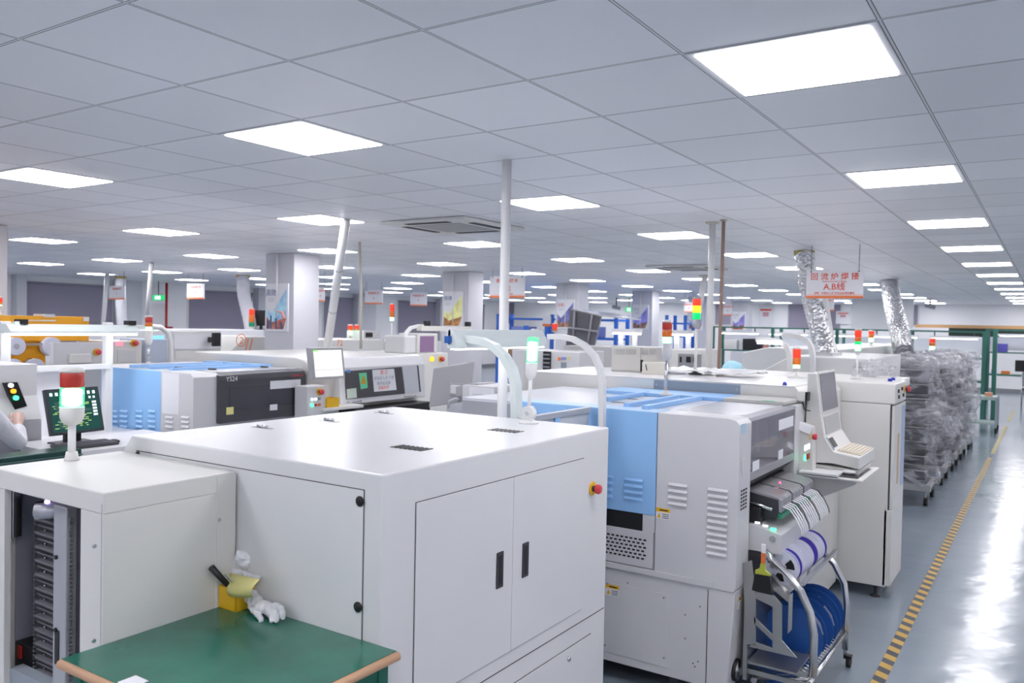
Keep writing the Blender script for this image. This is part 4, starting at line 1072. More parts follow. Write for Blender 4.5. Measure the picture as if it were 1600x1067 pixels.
# brush hanging on the trolley
bp_ = at(1193, 866, Y=4.0)
hb = thing('hand_brush', 'short bristle brush with an orange handle hanging beside the trolley', 'brush', tuple(bp_))
w0 = at(1178, 911, Y=4.0); zz = lambda py: at(1193, py, Y=4.0).z
X_ = bp_.x
MB().prism([(X_ - .012, zz(850)), (X_ + .010, zz(850)), (X_ + .010, zz(864)), (X_ - .010, zz(864))], 'Y', 3.994, 4.006).build('handle_end', PVC, hb, bevel=.002)
MB().box(X_ - .011, X_ + .010, 3.993, 4.007, zz(880), zz(864)).build('handle', mat('orange handle', (.75, .18, .05), .4), hb, bevel=.003)
MB().prism([(X_ - .012, zz(880)), (X_ + .010, zz(880)), (X_ + .012, zz(890)), (X_ + .036, zz(895)), (X_ + .036, zz(898)), (X_ - .036, zz(898)), (X_ - .036, zz(892)), (X_ - .014, zz(888))], 'Y', 3.99, 4.01).build('ferrule', mat('olive plastic', (.42, .45, .06), .3), hb, bevel=.002)
MB().prism([(X_ - .036, zz(898)), (X_ + .036, zz(898)), (X_ + .050, zz(926)), (X_ - .048, zz(924))], 'Y', 3.985, 4.015).build('bristles', BLACK, hb)

# ---- operator console with screen and keyboard
cs = thing('operator_console', 'white operator console with a tall grey screen and a cream keyboard beside the blue machine', 'console', (-1.1, 5.4, .7))
pr = [(1262, 583), (1276, 583), (1283, 650), (1288, 682), (1303, 706), (1343, 715), (1343, 734), (1300, 724), (1256, 722)]
q = lambda px, py, Y=5.20: at(px, py, Y=Y)
prof = [(q(*p).x, q(*p).z) for p in pr]
CB = MB().prism(prof, 'Y', 5.20, 5.70).build('console_body', CREAM, cs, bevel=.006)
# screen set in the leaning face between profile points 1 and 2
A, B = Vector((prof[1][0], 0, prof[1][1])), Vector((prof[2][0], 0, prof[2][1])); nrm = Vector((A.z - B.z, 0, B.x - A.x)).normalized(); 
if nrm.x < 0: nrm = -nrm
m_ = (A + B) / 2 + Vector((0, 5.45, 0)); m_ = m_.lerp(Vector((A.x, 5.45, A.z)), .06)
MB().obox(m_ + nrm * .004, nrm * .003, (0, .205, 0), (A - B) * .44).build('screen', SCRD, cs)
MB().obox(m_ + nrm * .001, nrm * .003, (0, .225, 0), (A - B) * .49).build('screen_frame', CREAM, cs)
A2_, B2_ = Vector((prof[2][0], 0, prof[2][1])), Vector((prof[3][0], 0, prof[3][1]))
MB().obox((A2_ + B2_) / 2 + Vector((0, 5.45, 0)) + nrm * .002, nrm * .002, (0, .20, 0), (A2_ - B2_) * .42).build('lower_plate', mat('console plate grey', (.50, .50, .50), .3, .3), cs)
A, B = Vector((prof[4][0], 0, prof[4][1])), Vector((prof[5][0], 0, prof[5][1])); d_ = (B - A); nk = Vector((-d_.z, 0, d_.x)).normalized()
if nk.z < 0: nk = -nk
kb = MB().obox((A + B) / 2 + Vector((0, 5.46, 0)) + nk * .002, d_ * .46, (0, .20, 0), nk * .003).build('keyboard', mat('cream keys', (.66, .58, .46), .5), cs)
mb = MB()
for i in range(6):
    for k in range(14):
        c = A + d_ * (.10 + i * .145) + Vector((0, 5.285 + k * .0265, 0)) + nk * .007
        mb.obox(c, d_ * .05, (0, .0105, 0), nk * .004)
mb.build('keys', mat('pale keys', (.76, .70, .60), .5), kb)
A, B = Vector((prof[3][0], 0, prof[3][1])), Vector((prof[4][0], 0, prof[4][1])); d_ = B - A; nk = Vector((-d_.z, 0, d_.x)).normalized(); nk = nk if nk.z > 0 else -nk
MB().obox((A + B) / 2 + Vector((0, 5.30, 0)) + nk * .002, d_ * .3, (0, .05, 0), nk * .002).build('display_strip', BLACK, cs)
MB().obox((A + B) / 2 + Vector((0, 5.225, 0)) + nk * .002, d_ * .42, (0, .012, 0), nk * .002).build('button_strip', STEELG, cs)
# bracket, tray
MB().prism([wp(z_, 5.22) for z_ in ((1256, 722), (1343, 735), (1340, 752), (1338, 757), (1262, 785), (1256, 780))], 'Y', 5.22, 5.60).build('support_bracket', CREAM, cs, bevel=.004)
tz_ = at(1300, 741, Y=5.15).z
MB().box(at(1255, 740, Y=5.15).x, at(1352, 740, Y=5.15).x, 5.05, 5.62, tz_ - .012, tz_ - .002).build('mouse_tray', CREAM, cs, bevel=.003)
MB().box(at(1290, 740, Y=5.12).x, at(1342, 740, Y=5.12).x, 5.10, 5.5, tz_ - .0018, tz_ + .002).build('tray_mat', DARK, cs)
pd = tag(MB().obox((at(1282, 733, Y=5.10).x, 5.13, tz_ + .011), (.11, 0, .0), (0, .09, 0), (0, 0, .008)).build('white_pad', PVC, None, bevel=.004), 'flat white pad on the tray below the console keyboard', 'pad'); centre(pd)
tag(centre(MB().ball((at(1326, 738, Y=5.2).x, 5.2, tz_ + .017), .034, (1.25, .8, .42)).build('computer_mouse', PVC)), 'white computer mouse on the console tray', 'mouse')
# switch box with emergency stop
px0 = at(1247, 690, Y=5.19)
sb = MB().prism([wp(z_, 5.10) for z_ in ((1246, 660), (1268, 668), (1270, 745), (1246, 742))], 'Y', 5.10, 5.195).build('switch_box', CREAM, cs, bevel=.004)
rr = at(1262, 682, Y=5.1)
e_ = estop((rr.x + .01, 5.12, rr.z), cs, 'X', .9)
for i in range(3):
    for j, mm in enumerate(((W_LED, W_LED, W_LED), (G_LED, RED, mat('dull orange', (.6, .2, .1), .4)))):
        p = at(1258 + i * 3.2, 700 + 15 * j - i * 1.5, Y=5.099); MB().box(p.x - .005, p.x + .005, 5.094, 5.10, p.z - .017, p.z + .017).build('push_button', mm[i], sb, bevel=.002)
p = at(1258, 668, Y=5.09); MB().obox((p.x, 5.085, p.z), (.036, 0, -.012), (0, .003, .006), (.006, .006, .018)).build('slanted_notice', PAPER, sb)
p = at(1262, 614, Y=5.19)
MB().box(at(1247, 610, Y=5.15).x, at(1259, 610, Y=5.15).x, 5.12, 5.19, at(1250, 626, Y=5.15).z, at(1250, 611, Y=5.15).z).build('hinge_block', CREAM, cs, bevel=.003)
MB().box(at(1258, 610, Y=5.17).x, at(1264, 610, Y=5.17).x, 5.14, 5.2, at(1250, 626, Y=5.15).z, at(1250, 612, Y=5.15).z).build('hinge_bracket', BLACK, cs)
MB().tube([at(1254, 628, Y=5.15), at(1257, 640, Y=5.14), at(1266, 642, Y=5.16)], .004, 6).build('cable', BLACK, cs)
# white socket box at the end of the mounter
c = at(1259, 798, Y=5.0)
MB().prism([wp(z_, 5.0) for z_ in ((1251, 768), (1258, 772), (1270, 782), (1264, 800), (1252, 800))], 'Y', 5.0, 5.12).build('socket_box', CREAM, cs, bevel=.003)

# ---- second machine of the line: higher white roof
B2 = thing('printer_machine', 'white machine with a raised grey-fronted roof right behind the blue machine', 'machine', (-2.1, 5.72, 0))
ZB = at(1100, 596, Y=5.22).z
MB().prism([(-3.3, .08), (-3.3, ZB), (MX - .06, ZB), (MX, ZB - .07), (MX, .08)], 'Y', 5.20, 6.24).build('body', CREAM, B2, bevel=.005)
r_ = rY(5.20, 1022, 596, 1157, 617); MB().box(r_[0], r_[1], 5.196, 5.2, MZ + .02, ZB - .006).build('grey_panel', STEELG, B2)
for x in (r_[0] + .02, r_[1] - .02): MB().cyl((x, 5.196, MZ + .05), (x, 5.192, MZ + .05), .006, 8).build('screw', CHROME, B2)
MB().box(-3.3, MX - .06, 5.20, 6.24, ZB, ZB + .002).build('roof_sheet', WHITE, B2)
c = at(1226, 602, Z=ZB); MB().lathe([(.014, 0), (.012, .012), (.006, .02)], (c.x, c.y, ZB + .002), 14).build('blue_knob', BLUEB, B2)
MB().box(-3.2, MX - .05, 5.25, 6.2, 0, .08).build('plinth', DARK, B2)
TLZ = ZB + .002
c = at(1040, 617, Z=MZ + .018)
tower_lamp('red, orange and lit green tower lamp on the roof of the nearest blue machine', (c.x, min(c.y, MY1 - .03), MZ + .018), [(D_RED, .048), (D_ORA, .042), (L_GREEN, .040)], .20, r=.031, body_h=.11, pole_r=.011, flange_r=.04, body=LGREY, pole=CHROME)
c = at(1086, 590, Z=TLZ)
c = Vector((c.x, min(c.y, 6.1), TLZ)); 
tower_lamp('tall tower lamp with red, yellow and green tiers before the two ceiling poles', tuple(at(1086, 590, Y=5.95).xy) + (TLZ,), [(L_RED, .052), (L_YEL, .052), (L_GREENC, .052)], .33, r=.032, body_h=.07, pole_r=.011, flange_r=.05, body=GREY, pole=CREAM)

# things on its roof
def vents(mb, x0, x1, y, z0, z1, n):
    for k in range(n): mb.box(x0, x1, y - .002, y, z0 + (z1 - z0) * (k + .2) / n, z0 + (z1 - z0) * (k + .75) / n)
gb_y = 5.75
r_ = rY(gb_y, 955, 541, 1001, 587); r2 = rY(gb_y, 955, 541, 1026, 587)
eb = thing('control_cabinet', 'grey ventilated control cabinet standing on the white roof behind the arched lamp arm', 'cabinet', ((r2[0] + r2[1]) / 2, gb_y + .15, TLZ))
MB().box(r2[0], r2[1], gb_y, gb_y + .25, TLZ, r_[3]).build('housing', mat('warm grey cabinet', (.50, .49, .47), .45), eb, bevel=.004)
MB().box(r_[0] + .01, r_[1], gb_y - .006, gb_y, TLZ + .012, r_[3]).build('front_cover', mat('warm grey cover', (.47, .46, .44), .45), eb, bevel=.002)
for a, b in ((962, 977), (979, 994), (1003, 1013), (1015, 1025)):
    q_ = rY(gb_y, a, 545, b, 554); mb = MB(); vents(mb, q_[0], q_[1], gb_y - (.006 if a < 1000 else 0), q_[2], q_[3], 5); mb.build('vent_slots', mat('vent shade', (.36, .36, .35), .6), eb)
MB().box(r_[1], r_[1] + .02, gb_y - .004, gb_y, TLZ + .01, (r_[3] + TLZ) / 2).build('dark_gap', BLACK, eb)
r_ = rY(5.62, 1003, 566, 1037, 589)
bb = thing('beige_box', 'small beige box with a slot beside the grey ventilated cabinet', 'box', ((r_[0] + r_[1]) / 2, 5.66, TLZ))
MB().box(r_[0], r_[1], 5.62, 5.70, TLZ, r_[3]).build('box_body', mat('beige', (.62, .60, .54), .5), bb, bevel=.003)
MB().obox((r_[0] + .035, 5.618, (TLZ + r_[3]) / 2 + .005), (.003, 0, 0), (0, .002, 0), (-.005, 0, .022)).build('slot', BLACK, bb)

# ---- tall white cabinet at the end, with the door towards the aisle
TY0, TY1, TXR = 6.27, 6.78, -.905
tc = thing('white_machine_cabinet', 'tall white machine with an aisle side door and red emergency button beyond the console', 'machine cabinet', (-1.3, 6.5, 0))
TXL = -2.6
hz = at(1391, 632, Y=TY0).z
MB().box(TXL, TXR - .03, TY0, TY1, .09, hz).build('body', CREAM, tc, bevel=.004)
MB().box(TXL, TXR, TY0 - .004, TY1 + .002, hz + .001, 1.527).build('head', CREAM, tc, bevel=.008)
MB().box(TXL, TXR - .05, TY1 - .02, 7.35, 1.46, 1.524).build('rear_roof', CREAM, tc, bevel=.005)
MB().box(TXL + .1, TXR - .10, TY1, 7.3, .09, 1.46).build('rear_body', LGREY, tc)
xs = at(1274, 800, Y=TY0).x
MB().box(xs - .001, xs + .001, TY0 - .0008, TY0, .1, hz).build('seam', GREY, tc)
MB().cyl((at(1278, 800, Y=TY0).x, TY0 - .001, at(1278, 800, Y=TY0).z), (at(1278, 800, Y=TY0).x, TY0 + .001, at(1278, 800, Y=TY0).z), .004, 8).build('screw', SEAM, tc)
xd = TXR - .03
zlow = at(1400, 790, X=TXR).z
dd = door('X', xd, (TY0 + .02, TY1 - .005, zlow, hz - .008), tc, CREAM, 'door', t=.03)
MB().box(xd + .030, xd + .033, TY0 + .17, TY0 + .23, zlow + .16, hz - .22).build('handle_slot', mat('pale wood slot', (.62, .45, .30), .5), dd)
MB().box(xd + .030, xd + .032, TY0 + .34, TY1 - .02, zlow + .12, hz - .03).build('picture_film', mat('blue print film', (.35, .45, .65), .3), dd)
MB().box(TXR - .05, TXR, TY0 + .0, TY1, .10, zlow - .005).build('lower_cover', CREAM, tc, bevel=.003)
for x in (TXL + .2, TXR - .1):
    for y in (TY0 + .06, TY1 - .06):
        MB().lathe([(.035, 0), (.035, .01), (.012, .018), (.012, .09)], (x, y, 0), 12).build('foot', DARK, tc)
estop((TXR, at(1420, 605, X=TXR + .03).y + .02, at(1420, 605, X=TXR).z), tc, 'X', .95)
mb = MB()
for px, py in ((1403.5, 611), (1404, 620), (1409, 607), (1411, 617)): p = at(px, py, X=TXR); mb.box(TXR, TXR + .008, p.y - .018, p.y + .018, p.z - .012, p.z + .012)
mb.build('black_switches', BLACK, tc)
for px in (1395, 1407):
    c = at(px, 596 if px == 1395 else 592, Z=1.527); MB().lathe([(.016, 0), (.014, .014), (.006, .022)], (c.x - .02, min(c.y, TY1 - .04), 1.527), 14).build('blue_knob', BLUEB, tc)
p = at(1339, 586, Y=6.62)
tower_lamp('slim three colour tower lamp on the tall white machine below the A.B sign', (p.x, 6.62, 1.528), [(L_RED, .055), (D_ORA, .03), (L_GREENC, .022), (L_GREEN, .05)], .17, r=.024, body_h=.03, pole_r=.008, flange_r=.045, body=CREAM)
p = at(1247, 583, Y=6.2)
tower_lamp('short red and green tower lamp in an orange bracket behind the console screen', (p.x, 6.15, TLZ), [(L_RED, .065), (D_ORA, .05), (L_GREEN, .028)], .03, r=.028, body_h=.025, pole_r=.010, flange_r=.06, body=CREAM)

# ================================================================== THE SECOND LINE (left)
BX, BY0, BY1 = -5.61, 4.01, 5.16
lb_ = thing('pick_and_place_machine', 'farther blue and grey machine with a dark smoked cover reading YS24', 'machine', (-6.4, 4.6, 0))
g2 = at(251, 600, Y=BY0).x
MB().box(-7.3, g2, BY0 + .01, BY1, .1, MZ - .02).build('core', GREY, lb_)
MB().box(-6.9, g2, BY0, BY0 + .012, .93, MZ).build('blue_side_cover', BLUE, lb_, bevel=.003)
MB().prism([(g2 + .002, .1), (g2 + .002, MZ), (BX - .04, MZ), (BX, MZ - .03), (BX, .1)], 'Y', BY0, BY0 + .24).build('end_panel', LGREY, lb_, bevel=.004)
MB().box(g2, BX - .02, BY0 + .24, BY1, .1, MZ - .01).build('front_body', LGREY, lb_)
rr = rX(BX - .02, 336, 585, 473, 645)
cv = MB().prism([(BX - .02, rr[2] - .05), (BX + .03, rr[2] - .05), (BX + .03, MZ - .06), (BX + .01, MZ - .02), (BX - .02, MZ - .02)], 'Y', rr[0], BY1 - .01).build('smoked_cover', mat('dark cover', (.07, .07, .08), .22), lb_, bevel=.006)
qy = rr[0]
MB().box(BX + .03, BX + .032, qy + .10, BY1 - .10, rr[2] + .05, MZ - .12).build('window_pane', GLASSD, cv)
text('YS24', (BX + .033, qy + .12, MZ - .055), YP, ZP, .055, PAPER, lb_)
text('YAMAHA', (BX + .033, BY1 - .12, MZ - .055), YP, ZP, .036, REDM, lb_)
MB().box(BX + .032, BX + .034, BY1 - .42, BY1 - .08, MZ - .16, MZ - .09).build('notice', PAPER, lb_)
MB().box(BX + .032, BX + .034, BY1 - .42, BY1 - .34, 1.11, 1.16).build('yellow_label', PAPER, lb_); MB().box(BX + .032, BX + .034, qy + .07, qy + .14, 1.11, 1.17).build('yellow_label', PYEL, lb_)
rr = rY(BY0, 254, 583, 280, 647); MB().box(rr[0], rr[1], BY0 - .003, BY0, rr[2], rr[3]).build('paper_sheet', PAPER, lb_)
for a, b in ((173, 184), (188, 200), (213, 223), (232, 243)): louvres('Y', BY0, rY(BY0, a, 638, b, 670), 4, lb_, BLUE)
for a, b in ((259, 271), (284, 296)): louvres('Y', BY0, rY(BY0, a, 648, b, 670), 3, lb_, LGREY)
MB().box(-7.2, g2 + .1, BY0 + .02, BY1, MZ - .018, MZ - .003).build('roof_plate', MATS['roof grey'], lb_)
MB().box(g2 + .1, BX - .03, BY0 + .25, BY1, MZ - .008, MZ + .002).build('roof_cover', MATS['satin hood'], lb_)
for x in (-6.05, -6.35, -6.62): MB().box(x - .02, x + .02, BY0 + .1, BY1 - .12, MZ - .004, MZ + .022).build('blue_rail', BLUET, lb_, bevel=.002)
MB().box(-6.9, BX - .45, BY1 - .12, BY1, MZ - .004, MZ + .02).build('blue_rear_rail', BLUET, lb_, bevel=.002)
for x, y in ((-5.96, 4.4), (-5.96, 4.95), (-6.28, 4.3)): MB().box(x, x + .06, y, y + .04, MZ + .001, MZ + .014).build('hinge', DARK, lb_)
MB().box(-7.2, BX - .05, BY0 + .05, BY1, 0, .1).build('plinth', DARK, lb_)
p = at(232, 570, Y=4.45)
tower_lamp('tower lamp with red, orange and lit green tiers on the farther blue machine', (p.x, 4.45, MZ + .0), [(D_RED, .052), (D_ORA, .036), (L_GREEN, .036)], .17, r=.032, body_h=.13, pole_r=.012, flange_r=.05, body=CREAM, pole=CHROME)
# lit frame over the conveyor left of it
lf = thing('inspection_conveyor', 'white lamp frame over a conveyor at the far left, before the orange machine', 'conveyor', (-6.3, 3.4, 0))
yA, yB = at(168, 560, X=-6.4).y, at(6, 560, X=-6.4).y
for y, w in ((yA, .03), (yB, .035)): MB().box(-6.43, -6.37, y - w, y + w, 0, 1.84).build('post', PVC, lf, bevel=.004)
zb_ = at(90, 575, X=-6.38).z
MB().box(-6.42, -6.36, yB, yA, zb_ - .02, zb_ + .02).build('cross_bar', PVC, lf, bevel=.003)
y0, y1 = at(12, 512, X=-6.2).y, at(215, 512, X=-6.2).y
zt_, zl_ = at(100, 507, X=-6.2).z, at(100, 521, X=-6.2).z
tb_ = MB().prism([(-6.3, zt_), (-6.22, zt_), (-6.16, zl_ + .02), (-6.16, zl_), (-6.3, zl_)], 'Y', y0, y1).build('lamp_bar', PALEG, lf, bevel=.002)
MB().box(-6.29, -6.17, y0 + .02, y1 - .02, zl_ - .014, zl_ - .001).build('lamp_tube', E_WHITE, tb_)
for px in (32, 202): y = at(px, 503, X=-6.25).y; MB().box(-6.28, -6.20, y - .03, y + .03, zt_, zt_ + .035).build('black_clamp', BLACK, tb_)
MB().prism([(-6.38, 1.80), (-6.2, zt_ + .02), (-6.2, zt_ - .02), (-6.38, 1.76)], 'Y', yB - .02, yB + .02).build('arm', PALEG, lf)
MB().box(-6.9, -6.0, 2.95, 3.95, .82, .96).build('conveyor_bed', LGREY, lf, bevel=.004)
MB().box(-6.46, -6.44, yB, yA - .3, .96, zb_ - .03).build('white_panel', PAPER, lf)
MB().box(-6.55, -6.53, 3.30, 3.62, .96, zb_ - .01).build('white_panel', PAPER, lf)
for y in (3.05, 3.85): MB().box(-6.85, -6.75, y - .03, y + .03, 0, .82).build('leg', LGREY, lf)
# loader with button panel
l2 = thing('board_loader', 'white and grey loader with a slanted black button panel being pressed by a hand', 'board loader', (-6.05, 2.5, 0))
MB().box(-6.33, -5.66, 2.1, 2.88, 0, 1.19).build('lower_body', mat('loader grey', (.50, .51, .54), .4), l2, bevel=.004)
MB().prism([(-6.33, 1.192), (-6.33, 1.56), (-5.72, 1.56), (-5.72, 1.35), (-5.66, 1.192)], 'Y', 2.1, 2.88).build('upper_body', WHITE, l2, bevel=.004)
Xp = -5.70
pp = [at(px, py, X=Xp) for px, py in ((5, 598), (26, 597), (41, 634), (22, 640))]
bp2 = MB().prism([(v.y, v.z) for v in pp], 'X', Xp - .03, Xp + .012).build('button_panel', BLACK, l2)
for (px, py), mm in (((16, 602), W_LED), ((20, 611), mat('lit orange button', (.9, .3, .02), .3, emit=(1, .35, .02), estr=1.2)), ((24, 621.5), G_LED)):
    c = at(px, py, X=Xp + .012); MB().cyl(c, c + Vector((.018, 0, 0)), .015, 16).build('push_button', mm, bp2)
rr = rX(-5.66, 31, 698, 49, 706); MB().box(-5.66, -5.645, rr[0], rr[1], rr[2], rr[3]).build('red_rocker_switch', mat('dark red switch', (.35, .03, .02), .3), l2)
# dark low conveyor in front
dk = thing('green_conveyor', 'dark green low conveyor edge at the far left behind the tower lamp', 'conveyor', (-4.75, 2.3, 0))
zc_ = at(60, 709, X=-4.7).z
MB().box(-4.86, -4.70, 1.7, 2.62, zc_ - .09, zc_ + .0).build('rail', mat('dark green rail', (.02, .06, .055), .3, .3), dk, bevel=.006)
MB().box(-4.86, -4.69, 1.7, 2.62, zc_ - .035, zc_ - .028).build('rail_lip', mat('green lip', (.10, .18, .17), .3, .4), dk)
for y in (1.8, 2.5): MB().box(-4.83, -4.73, y - .04, y + .04, 0, zc_ - .09).build('leg', LGREY, dk)
# desk, monitor, keyboard, mouse
dz = at(120, 703, X=-5.05).z
ds = thing('computer_desk', 'light grey desk carrying the black monitor at the left', 'desk', (-5.2, 2.95, 0))
MB().box(-5.62, -4.98, 2.66, 3.6, dz - .03, dz).build('desk_top', LGREY, ds, bevel=.004)
MB().box(-5.55, -5.03, 2.72, 3.5, dz - .12, dz - .031).build('drawer', LGREY, ds, bevel=.003)
for x in (-5.55, -5.05):
    for y in (2.72, 3.54): MB().box(x - .02, x + .02, y - .02, y + .02, 0, dz - .03).build('leg', LGREY, ds)
mo_ = thing('monitor', 'black framed monitor showing a green circuit layout behind the large tower lamp', 'monitor', (-5.3, 2.92, dz))
tl, tr, br_, bl = [at(px, py, X=x_) for px, py, x_ in ((70, 609, -5.34), (153, 603, -5.34), (164, 672, -5.28), (81, 681, -5.28))]
ux = ((tr - tl) + (br_ - bl)) / 2; uy = ((tl - bl) + (tr - br_)) / 2; cc = (tl + tr + br_ + bl) / 4
nn_ = ux.cross(uy).normalized()
if nn_.x < 0: nn_ = -nn_
MB().obox(cc - nn_ * .02, ux / 2, uy / 2, nn_ * .02).build('housing', mat('black monitor frame', (.03, .04, .05), .35), mo_, bevel=.005)
sc_ = MB().obox(cc + nn_ * .0005, ux * .455, uy * .44, nn_ * .0012).build('screen', mat('circuit screen', (.01, .03, .028), .6, spec=.1, emit=(.01, .05, .045), estr=.8), mo_)
SCG = mat('screen green text', (.3, .5, .15), .4, emit=(.35, .5, .12), estr=.7); SCW = mat('screen icons', (.7, .75, .75), .4, emit=(.6, .68, .68), estr=.8); SCT = mat('screen panel', (.01, .05, .05), .4, emit=(.02, .06, .06), estr=.6)
def scr(mb, u, v, w, h): mb.obox(cc + ux * (u - .5) + uy * (v - .5) + nn_ * .0022, ux * w / 2, uy * h / 2, nn_ * .0006)
mb = MB()
for u, v, w, h in ((.17, .62, .08, .18), (.30, .62, .14, .2), (.52, .62, .16, .2), (.24, .25, .16, .24), (.55, .5, .5, .05)): scr(mb, u, v, w, h)
mb.build('screen_windows', SCT, sc_)
mb = MB()
for i in range(9): scr(mb, .09 + i * .1, .88, .05, .07)
mb.build('toolbar_icons', SCW, sc_); mb = MB()
for i in range(5): scr(mb, .87, .66 - i * .07, .08, .045)
scr(mb, .80, .77, .04, .05); scr(mb, .88, .77, .04, .05)
mb.build('screen_buttons', SCW, sc_)
random.seed(3); mb = MB()
for i in range(60): scr(mb, .10 + random.random() * .66, .10 + random.random() * .62, .03 + random.random() * .07, .014)
mb.build('screen_text', SCG, sc_)
MB().box(cc.x - .06, cc.x - .02, cc.y - .05, cc.y + .05, dz, cc.z).build('stand', BLACK, mo_); MB().box(cc.x - .12, cc.x + .10, cc.y - .12, cc.y + .12, dz + .001, dz + .012).build('stand_base', DARK, mo_, bevel=.004)
kbd = thing('keyboard', 'dark keyboard on the light grey desk below the circuit monitor', 'keyboard', (-5.1, 2.9, dz))
a, b = at(86, 697, Z=dz + .015), at(176, 691, Z=dz + .015)
kx = -5.14; ky0, ky1 = at(88, 697, X=kx).y, at(176, 693, X=kx).y
MB().obox((kx, (ky0 + ky1) / 2, dz + .012), (.075, 0, -.004), (0, (ky1 - ky0) / 2, 0), (0, 0, .008)).build('keyboard_body', DARK, kbd, bevel=.003)
mb = MB()
for i in range(5):
    for k in range(16): mb.obox((kx - .06 + i * .028, ky0 + .02 + k * (ky1 - ky0 - .04) / 15, dz + .0235 - .0014 * i + .0008), (.011, 0, 0), (0, (ky1 - ky0) / 38, 0), (0, 0, .003))
mb.build('keys', mat('key grey', (.10, .10, .12), .5), kbd)
c = at(179, 690, Z=dz + .01)
tag(centre(MB().ball((c.x, min(c.y, 3.5), dz + .014), .03, (1.5, .95, .46)).build('computer_mouse', BLACK)), 'black mouse right of the dark keyboard', 'mouse')

# orange machine with reels
om = thing('orange_feeder_machine', 'orange framed machine with white reels at the far left', 'machine', (-8.5, 4.3, 0))
ya_, yb_ = at(16, 560, X=-8.2).y, at(139, 560, X=-8.2).y
zt_ = at(80, 494, X=-8.2).z
zm_ = at(80, 533, X=-8.2).z; zt_orange = zt_
MB().box(-8.55, -8.2, ya_, yb_, zm_, zt_).build('upper_cover', ORANGE, om, bevel=.006)
MB().box(-8.50, -8.24, ya_ + .02, at(74, 600, X=-8.2).y, .1, zm_).build('reel_panel', ORANGE, om)
MB().box(-8.7, -8.56, ya_ + .02, at(100, 600, X=-8.2).y, .1, zm_).build('lower_cover', ORANGE, om)
MB().box(-8.7, -8.22, ya_ + .02, yb_ - .02, 0, .1).build('plinth', DARK, om)
mb = MB()
for k in range(22):
    c = at(34 + k * 2.45, 500.8, X=-8.2); mb.obox((-8.199, c.y, c.z), (.002, 0, 0), (0, .0035 + .0002 * k, 0), (0, 0, .006))
mb.build('vent_holes', PAPER, om)
c = at(77, 494, X=-8.2); MB().box(-8.40, -8.19, c.y - .05, c.y + .05, c.z - .01, c.z + .02).build('grey_latch', LGREY, om)
c = at(134, 497, X=-8.2); MB().box(-8.40, -8.19, c.y - .03, c.y + .03, c.z - .03, c.z + .01).build('corner_cap', LGREY, om)
for px, py, rr_ in ((26, 541, 13.5), (82, 541, 14.5), (22, 574, 13), (56, 575, 14.5), (63, 575 + 0, 0), (75, 605, 12), (62, 590, 0)):
    if not rr_: continue
    c = at(px, py, X=-8.14); R_ = rr_ * .0062
    rl = MB().cyl(c + Vector((-.09, 0, 0)), c + Vector((.0, 0, 0)), R_, 28).build('reel', REELW if py != 605 else PAPER, om)
    MB().cyl(c, c + Vector((.004, 0, 0)), R_ * .3, 18).build('reel_hub', mat('hub grey', (.45, .45, .50), .4), rl)
c0, c1 = at(36, 538, X=-8.16), at(68, 537, X=-8.16)
MB().box(-8.17, -8.15, c0.y, c1.y, c0.z - .01, c0.z + .01).build('rod', CHROME, om)
# grey plate with handle in front of it
gp = thing('monitor', 'flat grey monitor back with a handle in front of the orange machine', 'monitor', (-7.75, 4.6, 0))
rr = rX(-7.7, 83, 535, 160, 573)
MB().box(-7.76, -7.7, rr[0], rr[1], rr[2] - .05, rr[3]).build('housing', LGREY, gp, bevel=.006)
a, b = at(107, 566, X=-7.7), at(140, 564, X=-7.7)
MB().box(-7.70, -7.66, a.y, b.y, a.z - .01, at(107, 553, X=-7.7).z).build('bracket', CREAM, gp, bevel=.006)
MB().cyl((-7.73, (rr[0] + rr[1]) / 2, 0), (-7.73, (rr[0] + rr[1]) / 2, rr[2] - .05), .03, 10).build('stand_post', LGREY, gp)
estop(tuple(at(151, 550, X=-7.7)), gp, 'X', 1.2)

# ---- lit conveyor with two white arched arms between the tall cabinet and the oven
ia = thing('inspection_conveyor', 'conveyor with two white arched arms and a lit lamp bar before the first silver duct', 'conveyor', (-2.0, 7.6, 0))
for Y, cv_ in ((7.44, [(1235, 600), (1235, 566), (1233, 550), (1227, 539), (1216, 533), (1200, 531), (1182, 530)]), (7.84, [(1270, 600), (1270, 556), (1267, 541), (1260, 531), (1248, 526), (1236, 524), (1222, 524)])):
    pts_ = [at(a, b_, Y=Y) for a, b_ in cv_]; pts_ = [Vector((pts_[0].x, Y, .9))] + pts_
    MB().strip(pts_, (0, .03, 0), (.022, 0, 0)).build('arched_arm', PVC, ia, bevel=.003)
a_, b_ = at(1182, 535, Y=7.42), at(1222, 537, Y=7.9)
MB().box(at(1184, 534, Y=7.42).x, at(1222, 534, Y=7.42).x, 7.40, 7.42, a_.z - .012, a_.z + .012).build('lamp_tube', E_WHITE, ia)
MB().box(-2.35, -1.7, 7.42, 7.88, .80, .95).build('conveyor_bed', LGREY, ia)
for x in (-2.3, -1.75): MB().box(x - .02, x + .02, 7.6, 7.64, 0, .8).build('leg', LGREY, ia)

